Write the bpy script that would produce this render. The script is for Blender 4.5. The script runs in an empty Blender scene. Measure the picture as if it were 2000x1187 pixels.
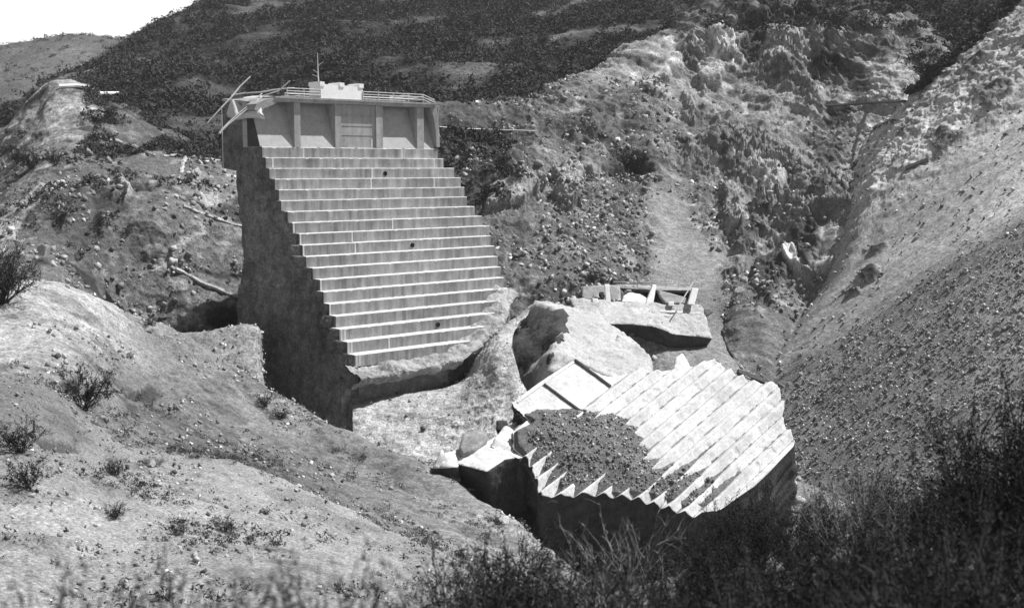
import bpy, math, random
import numpy as np
from mathutils import Vector

# ------------------------------------------------------------------ camera, sky, sun
SC = bpy.context.scene
F, CX, CY, HOR = 2400.0, 1000.0, 593.5, 325.0
TH = math.atan((CY - HOR) / F)
cam = bpy.data.cameras.new('camera'); camo = bpy.data.objects.new('camera', cam)
SC.collection.objects.link(camo); SC.camera = camo
camo.location = (0, 0, 0); camo.rotation_euler = (math.pi / 2 - TH, 0, 0)
cam.sensor_width = 36; cam.lens = 36 * F / 2000; cam.clip_start = 0.1; cam.clip_end = 8000
cam.dof.use_dof = True; cam.dof.focus_distance = 140; cam.dof.aperture_fstop = 2.0
SUN_EL, SUN_AZ = math.radians(58), math.atan2(0.95, 0.28)     # azimuth from +Y towards +X
sd = Vector((math.cos(SUN_EL) * math.sin(SUN_AZ), math.cos(SUN_EL) * math.cos(SUN_AZ), math.sin(SUN_EL)))
W = bpy.data.worlds.new('World'); SC.world = W; W.use_nodes = True
nt = W.node_tree; nt.nodes.clear()
sky = nt.nodes.new('ShaderNodeTexSky'); sky.sky_type = 'NISHITA'; sky.sun_disc = False
sky.sun_elevation = SUN_EL; sky.sun_rotation = SUN_AZ; sky.dust_density = 3.0
bw = nt.nodes.new('ShaderNodeRGBToBW'); bg = nt.nodes.new('ShaderNodeBackground'); wo = nt.nodes.new('ShaderNodeOutputWorld')
# blue-sensitive film: the grey of the sky is its blue channel; a white haze band lies on the horizon
sep = nt.nodes.new('ShaderNodeSeparateColor'); nt.links.new(sky.outputs[0], sep.inputs[0])
gtc = nt.nodes.new('ShaderNodeTexCoord'); sx = nt.nodes.new('ShaderNodeSeparateXYZ'); nt.links.new(gtc.outputs['Generated'], sx.inputs[0])
mr = nt.nodes.new('ShaderNodeMapRange'); mr.interpolation_type = 'SMOOTHSTEP'; mr.inputs['From Min'].default_value = .13; mr.inputs['From Max'].default_value = .30; mr.inputs['To Min'].default_value = 4.8; mr.inputs['To Max'].default_value = .8
nt.links.new(sx.outputs[2], mr.inputs['Value']); mu = nt.nodes.new('ShaderNodeMath'); mu.operation = 'MULTIPLY'
nt.links.new(sep.outputs[2], mu.inputs[0]); nt.links.new(mr.outputs[0], mu.inputs[1])
nt.links.new(mu.outputs[0], bg.inputs[0]); nt.links.new(bg.outputs[0], wo.inputs[0])
bg.inputs[1].default_value = 0.05
sun = bpy.data.lights.new('sun', 'SUN'); sun.energy = 5.0; sun.angle = math.radians(0.5); sun.color = (1, 1, 1)
so = bpy.data.objects.new('sun', sun); SC.collection.objects.link(so)
so.rotation_euler = (-sd).to_track_quat('-Z', 'Y').to_euler()
SC.view_settings.view_transform = 'Standard'; SC.view_settings.look = 'None'
SC.view_settings.exposure = 0.47; SC.view_settings.gamma = 1.0
SC.cycles.use_denoising = True
SC.cycles.max_bounces = 4; SC.cycles.diffuse_bounces = 3; SC.cycles.transparent_max_bounces = 4

# ------------------------------------------------------------------ helpers
def P(px, py, d):
    rx = (px - CX) / F; ry = (CY - py) / F
    y = math.cos(TH) + ry * math.sin(TH); z = -math.sin(TH) + ry * math.cos(TH)
    k = d / y
    return np.array([rx * k, d, z * k])
def ray(px, py):
    v = P(px, py, 1.0); return v
def proj(V):
    V = np.asarray(V, float)
    zc = V[..., 1] * math.cos(TH) - V[..., 2] * math.sin(TH)
    yc = V[..., 1] * math.sin(TH) + V[..., 2] * math.cos(TH)
    return np.stack([CX + F * V[..., 0] / zc, CY - F * yc / zc], -1)
_rs = np.random.RandomState(7)
_perm = _rs.permutation(256); _perm = np.concatenate([_perm, _perm, _perm])
_g = _rs.normal(size=(256, 3)); _g /= np.linalg.norm(_g, axis=1)[:, None]
def noise(Pn, seed=0):
    Pn = np.asarray(Pn, float) + seed * 17.31
    i = np.floor(Pn).astype(np.int64); f = Pn - i; u = f * f * f * (f * (f * 6 - 15) + 10)
    i &= 255
    out = 0
    for dx in (0, 1):
        for dy in (0, 1):
            for dz in (0, 1):
                h = _perm[_perm[_perm[(i[..., 0] + dx) & 255] + ((i[..., 1] + dy) & 255)] + ((i[..., 2] + dz) & 255)] & 255
                g = _g[h]
                d = g[..., 0] * (f[..., 0] - dx) + g[..., 1] * (f[..., 1] - dy) + g[..., 2] * (f[..., 2] - dz)
                w = (u[..., 0] if dx else 1 - u[..., 0]) * (u[..., 1] if dy else 1 - u[..., 1]) * (u[..., 2] if dz else 1 - u[..., 2])
                out = out + d * w
    return out * 1.5
def fbm(V, scale, octs=5, seed=0, gain=.5, ridged=False):
    V = np.asarray(V, float) / scale; a = 1.0; s = 0; t = 0
    for o in range(octs):
        n = noise(V, seed + o)
        if ridged: n = 1 - 2 * np.abs(n)
        s = s + a * n; t += a; a *= gain; V = V * 2.03
    return s / t
def smooth(a, b, x):
    t = np.clip((x - a) / (b - a), 0, 1); return t * t * (3 - 2 * t)
def wloc(o):
    v = Vector(o.location)
    while o.parent: o = o.parent; v = v + Vector(o.location)
    return np.array(v)
def mesh_np(name, V, Fa, mat=None, parent=None, smooth_=False, attr=None, mats=None, midx=None, linkit=True):
    V = np.asarray(V, np.float32)
    if parent is not None: V = V - wloc(parent).astype(np.float32)
    me = bpy.data.meshes.new(name)
    if isinstance(Fa, np.ndarray):
        k = Fa.shape[1]; n = len(Fa)
        me.vertices.add(len(V)); me.vertices.foreach_set('co', V.ravel())
        me.loops.add(n * k); me.loops.foreach_set('vertex_index', Fa.astype(np.int32).ravel())
        me.polygons.add(n); me.polygons.foreach_set('loop_start', np.arange(0, n * k, k, dtype=np.int32))
        me.update(calc_edges=True)
    else:
        me.from_pydata([tuple(map(float, v)) for v in V], [], Fa)
    if mats:
        for m in mats: me.materials.append(m)
        me.polygons.foreach_set('material_index', np.asarray(midx, np.int32))
    elif mat: me.materials.append(mat)
    if smooth_: me.polygons.foreach_set('use_smooth', np.ones(len(me.polygons), bool))
    if attr is not None:
        a = me.attributes.new('tone', 'FLOAT', 'POINT'); a.data.foreach_set('value', np.asarray(attr, np.float32).ravel())
    me.update()
    o = bpy.data.objects.new(name, me)
    if linkit: SC.collection.objects.link(o)
    if parent is not None: o.parent = parent
    return o
def empty(name, loc):
    o = bpy.data.objects.new(name, None); SC.collection.objects.link(o); o.location = tuple(map(float, loc)); o.empty_display_size = .5
    return o
def tag(o, label=None, cat=None, group=None, kind=None):
    if label: o['label'] = label
    if cat: o['category'] = cat
    if group: o['group'] = group
    if kind: o['kind'] = kind
    return o
class MB:
    def __init__(s): s.v = []; s.f = []; s.m = []
    def add(s, V, Fc, m=0):
        b = len(s.v); s.v += [tuple(map(float, v)) for v in V]; s.f += [tuple(i + b for i in f) for f in Fc]; s.m += [m] * len(Fc)
    def hexa(s, c, m=0):      # 8 corners: bottom loop 0-3, top loop 4-7
        s.add(c, [(3, 2, 1, 0), (4, 5, 6, 7), (0, 1, 5, 4), (1, 2, 6, 5), (2, 3, 7, 6), (3, 0, 4, 7)], m)
    def tube(s, a, b, r, n=6, r2=None, m=0):
        a = np.array(a, float); b = np.array(b, float); r2 = r if r2 is None else r2
        d = b - a; L = np.linalg.norm(d); d = d / max(L, 1e-6)
        t = np.array([0, 0, 1.]) if abs(d[2]) < .9 else np.array([1., 0, 0])
        x = np.cross(d, t); x /= np.linalg.norm(x); y = np.cross(d, x)
        V = []
        for c, rr in ((a, r), (b, r2)):
            for i in range(n):
                w = 2 * math.pi * i / n; V.append(c + rr * (math.cos(w) * x + math.sin(w) * y))
        Fc = [(i, (i + 1) % n, n + (i + 1) % n, n + i) for i in range(n)] + [tuple(range(n))[::-1], tuple(range(n, 2 * n))]
        s.add(V, Fc, m)
    def prism(s, poly, vec, m=0):
        n = len(poly); poly = [np.array(p, float) for p in poly]; q = [p + np.array(vec, float) for p in poly]
        s.add(poly + q, [tuple(range(n)), tuple(range(n, 2 * n))[::-1]] + [(i, i + n, (i + 1) % n + n, (i + 1) % n) for i in range(n)], m)
    def build(s, name, mats, parent=None, smooth_=False):
        ms = mats if isinstance(mats, (list, tuple)) else [mats]
        return mesh_np(name, np.array(s.v), s.f, parent=parent, mats=ms, midx=s.m, smooth_=smooth_)

# ------------------------------------------------------------------ materials
def material(name, tone=.3, attr=False, rough=.95, n1=(.15, .35), n2=(1.5, .3), speck=(6., .25), bump=.5, bscale=3., streak=0., dots=0., bdist=.1, lo=.0):
    """grey procedural stone / soil / foliage: tone multiplied by three noises; object coordinates in metres"""
    m = bpy.data.materials.new(name); m.use_nodes = True; t = m.node_tree; N = t.nodes; L = t.links
    bs = N['Principled BSDF']; bs.inputs['Roughness'].default_value = rough
    bs.inputs['Specular IOR Level'].default_value = .15
    tc = N.new('ShaderNodeTexCoord')
    def nz(scale, det=6, vec=None, rg=.6):
        n = N.new('ShaderNodeTexNoise'); n.inputs['Scale'].default_value = scale; n.inputs['Detail'].default_value = det; n.inputs['Roughness'].default_value = rg
        L.new(vec or tc.outputs['Object'], n.inputs['Vector']); return n.outputs[0]
    def mul(a, b):
        x = N.new('ShaderNodeMath'); x.operation = 'MULTIPLY'
        for i, q in enumerate((a, b)):
            if isinstance(q, (int, float)): x.inputs[i].default_value = q
            else: L.new(q, x.inputs[i])
        return x.outputs[0]
    def rng(a, amt, sharp=.22):
        r = N.new('ShaderNodeMapRange'); r.inputs['From Min'].default_value = .5 - sharp; r.inputs['From Max'].default_value = .5 + sharp
        r.inputs['To Min'].default_value = 1 - amt; r.inputs['To Max'].default_value = 1 + amt; L.new(a, r.inputs['Value']); return r.outputs[0]
    if attr:
        at = N.new('ShaderNodeAttribute'); at.attribute_name = 'tone'; c = mul(at.outputs['Fac'], 1.0)
    else: c = mul(tone, 1.0)
    c = mul(c, rng(nz(n1[0]), n1[1])); c = mul(c, rng(nz(n2[0]), n2[1])); c = mul(c, rng(nz(speck[0], 3), speck[1] * .7, .15)); c = mul(c, rng(nz(speck[0] * 3.7, 2), speck[1] * .7, .15))
    if streak:
        mp = N.new('ShaderNodeMapping'); mp.inputs['Scale'].default_value = (.8, .8, .05); L.new(tc.outputs['Object'], mp.inputs['Vector'])
        c = mul(c, rng(nz(1.3, 5, mp.outputs[0]), streak, .16))
    if dots:
        v = N.new('ShaderNodeTexVoronoi'); v.inputs['Scale'].default_value = dots; L.new(tc.outputs['Object'], v.inputs['Vector'])
        c = mul(c, rng(v.outputs['Distance'], .25, .4))
    rgb = N.new('ShaderNodeCombineColor')
    for i in range(3): L.new(c, rgb.inputs[i])
    L.new(rgb.outputs[0], bs.inputs['Base Color'])
    if bump:
        b = N.new('ShaderNodeBump'); b.inputs['Strength'].default_value = bump; b.inputs['Distance'].default_value = bdist
        L.new(nz(bscale, 8, rg=.65), b.inputs['Height']); L.new(b.outputs[0], bs.inputs['Normal'])
    return m
M = {
 'soil': material('soil', attr=True, n1=(.05, .25), n2=(.45, .25), speck=(4, .55), bump=1., bscale=1.3, bdist=.3, dots=1.1),
 'far': material('far_brush', attr=True, n1=(.03, .3), n2=(.15, .35), speck=(.7, .4), bump=1., bscale=.35, bdist=2.),
 'near_soil': material('near_soil', attr=True, n1=(.12, .2), n2=(1.0, .16), speck=(9, .5), bump=1., bscale=7, bdist=.05, dots=7),
 'scree': material('scree_gravel', attr=True, n1=(.06, .15), n2=(.5, .18), speck=(3, .35), bump=.8, bscale=2.5, bdist=.12, dots=2.),
 'rocks': material('broken_rock', attr=True, n1=(.3, .15), n2=(1.5, .2), speck=(6, .2), bump=0),
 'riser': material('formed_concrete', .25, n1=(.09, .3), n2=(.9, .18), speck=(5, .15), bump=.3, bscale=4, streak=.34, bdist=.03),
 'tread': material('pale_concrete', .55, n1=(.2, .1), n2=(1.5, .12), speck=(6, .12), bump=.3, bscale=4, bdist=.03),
 'crest': material('crest_concrete', .30, n1=(.2, .15), n2=(1.2, .15), speck=(6, .15), bump=.3, bscale=4, bdist=.03, streak=.15),
 'alcove': material('alcove_concrete', .36, n1=(.2, .12), n2=(1.2, .12), speck=(6, .15), bump=.3, bscale=4, bdist=.03),
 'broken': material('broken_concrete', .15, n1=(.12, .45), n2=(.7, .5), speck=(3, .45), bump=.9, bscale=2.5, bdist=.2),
 'toe': material('broken_toe_concrete', .30, n1=(.15, .3), n2=(.8, .35), speck=(4, .3), bump=.9, bscale=2.5, bdist=.2),
 'white': material('white_boards', .82, n1=(.5, .05), n2=(3, .06), speck=(9, .05), bump=.1, bdist=.02),
 'steel': material('pale_pipe', .5, n1=(.5, .2), n2=(3, .2), speck=(9, .1), bump=0, rough=.6),
 'dark': material('shadow_black', .02, bump=0),
 'wood': material('weathered_timber', .10, n1=(.5, .3), n2=(3, .3), speck=(12, .3), bump=.6, bscale=8, bdist=.03),
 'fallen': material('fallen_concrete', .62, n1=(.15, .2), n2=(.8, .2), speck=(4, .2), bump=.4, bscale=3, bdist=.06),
 'fallen_side': material('fallen_concrete_side', .06, n1=(.15, .3), n2=(.8, .35), speck=(4, .25), bump=.9, bscale=2.2, bdist=.25),  # broken side faces, darkened to put their shade into the colour
 'worn': material('weathered_concrete', .40, n1=(.2, .25), n2=(1.0, .25), speck=(4, .25), bump=.6, bscale=3, bdist=.1),
 'apron': material('pale_rock', .40, n1=(.12, .16), n2=(.9, .2), speck=(4, .25), bump=.8, bscale=2.6, bdist=.18),
 'gravel': material('gravel', .15, n1=(.3, .25), n2=(1.5, .3), speck=(6, .4), bump=1., bscale=5, bdist=.15),
 'stone': material('loose_stone', .24, n1=(.3, .25), n2=(1.2, .3), speck=(6, .3), bump=.6, bscale=4, bdist=.08),
 'palestone': material('pale_stone', .42, n1=(.3, .25), n2=(1.2, .25), speck=(6, .3), bump=.6, bscale=4, bdist=.08),
 'leaf': material('chaparral_leaf', .06, n1=(.08, .3), n2=(.9, .5), speck=(5, .4), bump=0),
 'leaf2': material('shrub_leaf', .028, n1=(.5, .3), n2=(4, .5), speck=(20, .4), bump=0),
 'twig': material('twig_bark', .14, n1=(.5, .3), n2=(4, .4), speck=(30, .3), bump=0),
 'darktwig': material('dark_twig_bark', .05, n1=(.5, .3), n2=(4, .4), speck=(30, .3), bump=0),
}

# ------------------------------------------------------------------ terrain sheets
def sdist(pp, poly):
    d = np.full(pp.shape[:-1], 1e9); ins = np.zeros(pp.shape[:-1], bool); n = len(poly)
    for i in range(n):
        a, b = poly[i], poly[(i + 1) % n]; ab = b - a; t = np.clip(((pp - a) @ ab) / (ab @ ab), 0, 1)
        d = np.minimum(d, np.linalg.norm(pp - a - t[..., None] * ab, axis=-1))
        c = (a[1] > pp[..., 1]) != (b[1] > pp[..., 1]); xi = a[0] + (pp[..., 1] - a[1]) / (b[1] - a[1] + 1e-12) * ab[0]
        ins ^= c & (pp[..., 0] < xi)
    return np.where(ins, d, -d)

# patches of other rock, dark gully strips and painted ledge shadow in the slopes: outline seen from the path, own tone, how far they stand proud
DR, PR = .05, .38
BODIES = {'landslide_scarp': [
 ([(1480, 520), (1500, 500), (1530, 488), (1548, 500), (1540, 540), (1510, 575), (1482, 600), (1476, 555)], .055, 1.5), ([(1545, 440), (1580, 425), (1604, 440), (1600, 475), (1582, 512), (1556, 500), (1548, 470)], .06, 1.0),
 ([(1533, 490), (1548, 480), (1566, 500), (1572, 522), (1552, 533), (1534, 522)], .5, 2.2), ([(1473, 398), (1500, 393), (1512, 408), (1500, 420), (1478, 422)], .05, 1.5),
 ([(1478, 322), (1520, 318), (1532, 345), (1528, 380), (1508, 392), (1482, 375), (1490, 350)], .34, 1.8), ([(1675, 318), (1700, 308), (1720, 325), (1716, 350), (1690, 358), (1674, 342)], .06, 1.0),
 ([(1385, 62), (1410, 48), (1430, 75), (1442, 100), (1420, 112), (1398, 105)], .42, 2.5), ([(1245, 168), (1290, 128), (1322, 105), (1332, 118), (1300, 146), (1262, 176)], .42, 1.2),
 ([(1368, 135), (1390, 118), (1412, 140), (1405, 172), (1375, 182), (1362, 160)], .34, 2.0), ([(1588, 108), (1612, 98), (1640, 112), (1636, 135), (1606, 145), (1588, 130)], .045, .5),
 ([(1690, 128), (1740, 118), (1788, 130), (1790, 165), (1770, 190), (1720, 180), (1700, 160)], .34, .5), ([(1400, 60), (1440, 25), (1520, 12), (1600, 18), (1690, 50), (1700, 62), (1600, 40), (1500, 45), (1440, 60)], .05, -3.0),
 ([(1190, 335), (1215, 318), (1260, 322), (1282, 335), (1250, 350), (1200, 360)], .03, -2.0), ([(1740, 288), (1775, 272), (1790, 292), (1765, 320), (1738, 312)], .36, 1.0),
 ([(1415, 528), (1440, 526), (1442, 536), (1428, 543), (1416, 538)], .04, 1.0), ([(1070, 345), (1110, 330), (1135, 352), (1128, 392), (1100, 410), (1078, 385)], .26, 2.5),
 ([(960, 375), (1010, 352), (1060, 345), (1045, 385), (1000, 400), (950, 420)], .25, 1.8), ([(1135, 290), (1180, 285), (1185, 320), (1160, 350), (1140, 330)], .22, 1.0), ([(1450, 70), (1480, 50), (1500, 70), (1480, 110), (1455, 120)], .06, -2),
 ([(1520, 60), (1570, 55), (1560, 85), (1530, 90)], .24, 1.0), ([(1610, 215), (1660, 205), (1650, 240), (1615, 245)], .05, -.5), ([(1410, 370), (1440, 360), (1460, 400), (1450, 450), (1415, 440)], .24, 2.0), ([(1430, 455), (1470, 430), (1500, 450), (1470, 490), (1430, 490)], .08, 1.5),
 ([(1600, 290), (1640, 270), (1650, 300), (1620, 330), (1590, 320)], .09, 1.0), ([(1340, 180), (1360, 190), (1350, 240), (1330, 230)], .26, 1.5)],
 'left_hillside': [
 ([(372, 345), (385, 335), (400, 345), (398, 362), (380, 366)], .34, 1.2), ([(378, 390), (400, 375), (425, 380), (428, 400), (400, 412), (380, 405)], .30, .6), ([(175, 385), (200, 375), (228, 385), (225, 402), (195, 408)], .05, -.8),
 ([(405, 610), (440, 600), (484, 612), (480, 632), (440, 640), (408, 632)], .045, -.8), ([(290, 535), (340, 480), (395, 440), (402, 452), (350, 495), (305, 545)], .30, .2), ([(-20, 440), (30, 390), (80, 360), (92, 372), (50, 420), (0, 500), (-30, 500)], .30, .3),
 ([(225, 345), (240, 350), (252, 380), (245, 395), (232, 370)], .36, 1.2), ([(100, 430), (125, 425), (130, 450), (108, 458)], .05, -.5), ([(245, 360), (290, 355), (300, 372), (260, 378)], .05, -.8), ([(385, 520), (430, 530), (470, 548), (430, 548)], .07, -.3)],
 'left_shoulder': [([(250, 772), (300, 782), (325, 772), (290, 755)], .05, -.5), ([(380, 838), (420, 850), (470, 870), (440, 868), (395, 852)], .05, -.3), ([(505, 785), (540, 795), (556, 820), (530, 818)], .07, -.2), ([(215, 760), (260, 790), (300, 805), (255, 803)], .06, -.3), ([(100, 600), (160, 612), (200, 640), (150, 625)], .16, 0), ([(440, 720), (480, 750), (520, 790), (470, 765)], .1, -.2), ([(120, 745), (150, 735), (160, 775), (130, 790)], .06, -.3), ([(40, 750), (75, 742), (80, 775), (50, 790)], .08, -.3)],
 'near_slope': [([(190, 812), (260, 833), (335, 872), (330, 884), (250, 850), (185, 826)], .05, -.35), ([(285, 893), (315, 888), (320, 908), (290, 914)], .03, -.4), ([(420, 1015), (460, 1020), (455, 1042), (420, 1035)], .08, -.2), ([(470, 870), (520, 885), (560, 905), (510, 900)], .1, -.2), ([(60, 850), (140, 860), (150, 885), (80, 880)], .07, -.2)],  # first strip paints the shadow under the ledge
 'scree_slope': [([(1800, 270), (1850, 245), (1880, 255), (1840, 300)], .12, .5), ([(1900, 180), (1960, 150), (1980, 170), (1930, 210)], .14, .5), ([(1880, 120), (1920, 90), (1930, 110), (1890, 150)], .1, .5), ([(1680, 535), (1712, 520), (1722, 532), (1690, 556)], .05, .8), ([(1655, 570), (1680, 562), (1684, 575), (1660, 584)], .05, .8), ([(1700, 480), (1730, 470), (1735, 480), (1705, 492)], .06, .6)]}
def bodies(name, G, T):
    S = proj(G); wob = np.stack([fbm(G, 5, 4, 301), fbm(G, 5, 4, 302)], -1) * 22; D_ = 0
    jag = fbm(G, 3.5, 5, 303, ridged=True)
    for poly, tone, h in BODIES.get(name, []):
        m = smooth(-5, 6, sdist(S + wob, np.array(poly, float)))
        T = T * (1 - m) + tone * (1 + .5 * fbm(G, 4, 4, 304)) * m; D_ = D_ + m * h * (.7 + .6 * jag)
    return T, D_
def crom(A, n):
    K = len(A); t = np.linspace(0, K - 1, n); i = np.clip(np.floor(t).astype(int), 0, K - 2); f = (t - i).reshape((-1,) + (1,) * (A.ndim - 1))
    p0 = A[np.maximum(i - 1, 0)]; p1 = A[i]; p2 = A[i + 1]; p3 = A[np.minimum(i + 2, K - 1)]
    return .5 * ((2 * p1) + (-p0 + p2) * f + (2 * p0 - 5 * p1 + 4 * p2 - p3) * f ** 2 + (-p0 + 3 * p1 - 3 * p2 + p3) * f ** 3)
def grid_faces(nu, nv):
    a = np.arange(nu * nv).reshape(nu, nv)
    return np.stack([a[:-1, :-1], a[1:, :-1], a[1:, 1:], a[:-1, 1:]], -1).reshape(-1, 4)
def grid_normals(G):
    du = np.gradient(G, axis=0); dv = np.gradient(G, axis=1); n = np.cross(du, dv); n /= np.linalg.norm(n, axis=-1, keepdims=True) + 1e-9
    s = np.sign(n[..., 2:3]); s[s == 0] = 1
    return n * s
SHEETS = {}; SHEETS_U = {}
def sheet(name, rows, nu, nv, mat, disp, tone=None, label=None, cat=None, kind='structure', smooth_=True):
    A = np.array([[list(P(c[0], c[1], c[2])) + [c[3]] for c in r] for r in rows], float)
    G = crom(A, nu); G = np.swapaxes(crom(np.swapaxes(G, 0, 1), nv), 0, 1)
    T = G[..., 3]; G = G[..., :3]
    global SU, SV
    SU, SV = np.meshgrid(np.linspace(0, len(rows) - 1, nu), np.linspace(0, len(rows[0]) - 1, nv), indexing='ij')
    n = grid_normals(G); G = G + n * disp(G)[..., None]
    if tone is not None: T = tone(G, T)
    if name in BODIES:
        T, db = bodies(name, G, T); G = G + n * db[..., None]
    o = mesh_np(name, G.reshape(-1, 3), grid_faces(nu, nv), mat, smooth_=smooth_, attr=np.clip(T, .01, .9))
    tag(o, label, cat, kind=kind)
    V = G.reshape(-1, 3)
    SHEETS_U[name] = SU.reshape(-1)
    SHEETS[name] = dict(V=V, N=grid_normals(G).reshape(-1, 3), S=proj(V), G=G)
    return o
def locate(px, py, names):
    best = None
    for nm in names:
        s = SHEETS[nm]; d2 = (s['S'][:, 0] - px) ** 2 + (s['S'][:, 1] - py) ** 2
        k = np.where(d2 < max(16., d2.min() * 1.5))[0]
        if d2[k].min() > 900: continue
        j = k[np.argmin(s['V'][k, 1])]
        if best is None or s['V'][j, 1] < best[0][1]: best = (s['V'][j], s['N'][j])
    return best

# far pale hills on the left
def d_far(G): return fbm(G, 120, 6, 1) * 9 + fbm(G, 25, 4, 2) * 2
sheet('far_hills', [  # pale with distance

 [(-400, 330, 1150, 0.061), (-100, 170, 1200, 0.061), (0, 140, 1200, 0.061), (130, 110, 1200, 0.061), (260, 110, 1200, 0.061), (400, 100, 1200, 0.061), (700, 100, 1200, 0.061)],
 [(-400, 160, 950, 0.085), (-100, 105, 950, 0.085), (0, 92, 950, 0.085), (130, 73, 950, 0.085), (255, 76, 950, 0.085), (400, 60, 950, 0.085), (700, 60, 950, 0.085)],
 [(-400, 230, 800, 0.109), (-100, 160, 800, 0.109), (0, 140, 800, 0.121), (130, 120, 800, 0.133), (260, 130, 800, 0.085), (400, 120, 800, 0.085), (700, 120, 800, 0.085)],
 [(-400, 330, 600, 0.085), (-100, 230, 600, 0.085), (0, 215, 600, 0.097), (130, 200, 600, 0.097), (260, 210, 600, 0.085), (400, 210, 600, 0.085), (700, 210, 600, 0.085)],
 [(-400, 430, 450, 0.061), (-100, 330, 450, 0.061), (0, 330, 450, 0.061), (130, 330, 450, 0.061), (260, 330, 450, 0.061), (400, 330, 450, 0.061), (700, 330, 450, 0.061)],
], 160, 240, M['far'], d_far)

# brush-covered mountain
def brush_mask(G): return fbm(G, 34, 5, 11)
def d_mtn(G): return fbm(G, 90, 6, 3, ridged=True) * 7 + fbm(G, 22, 5, 4) * 3.0 - 4
def t_mtn(G, T):
    b = brush_mask(G); return T * (.66 + 1.7 * smooth(.06, .3, b))
sheet('brushy_mountain', [
 [(-300, 420, 420, .04), (-100, 330, 440, .04), (0, 280, 470, .04), (120, 200, 520, .04), (270, 110, 600, .04), (400, 40, 700, .04), (600, -60, 800, .04), (900, -200, 900, .04), (1200, -260, 950, .04), (1500, -300, 950, .04), (1800, -300, 900, .04), (2100, -300, 850, .04), (2400, -300, 800, .04)],
 [(-300, 400, 330, .06), (-100, 300, 340, .06), (0, 245, 350, .06), (110, 170, 380, .06), (265, 78, 450, .05), (395, 2, 540, .05), (600, -110, 620, .04), (900, -260, 700, .04), (1200, -330, 720, .04), (1500, -360, 720, .04), (1800, -360, 700, .04), (2100, -400, 600, .04), (2400, -450, 560, .04)],
 [(-300, 430, 300, .07), (-100, 320, 305, .07), (0, 265, 310, .07), (120, 205, 330, .06), (290, 120, 380, .05), (420, 70, 440, .045), (620, 0, 500, .035), (900, -60, 540, .035), (1200, -100, 560, .035), (1500, -120, 560, .035), (1800, -120, 520, .035), (2100, -150, 460, .035), (2400, -200, 430, .035)],
 [(-300, 480, 270, .07), (-100, 350, 275, .07), (0, 300, 280, .07), (150, 240, 290, .05), (300, 200, 310, .05), (450, 160, 350, .04), (640, 100, 380, .035), (900, 80, 390, .04), (1100, 60, 400, .06), (1350, 20, 400, .035), (1600, -20, 390, .04), (1900, -20, 360, .04), (2300, -60, 330, .04)],
 [(-300, 560, 240, .07), (-100, 420, 245, .07), (0, 360, 250, .07), (150, 290, 255, .05), (300, 270, 265, .05), (450, 250, 280, .04), (640, 210, 300, .035), (900, 190, 310, .045), (1100, 170, 320, .05), (1350, 120, 345, .045), (1600, 90, 345, .06), (1900, 90, 300, .05), (2300, 60, 270, .04)],
 [(-300, 700, 200, .07), (-100, 560, 205, .07), (0, 480, 210, .07), (150, 400, 215, .05), (300, 370, 225, .05), (450, 350, 235, .05), (640, 330, 250, .05), (900, 330, 262, .06), (1100, 300, 275, .07), (1350, 260, 310, .06), (1600, 260, 320, .07), (1900, 260, 280, .05), (2300, 260, 230, .04)],
], 420, 520, M['far'], d_mtn, t_mtn)

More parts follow.
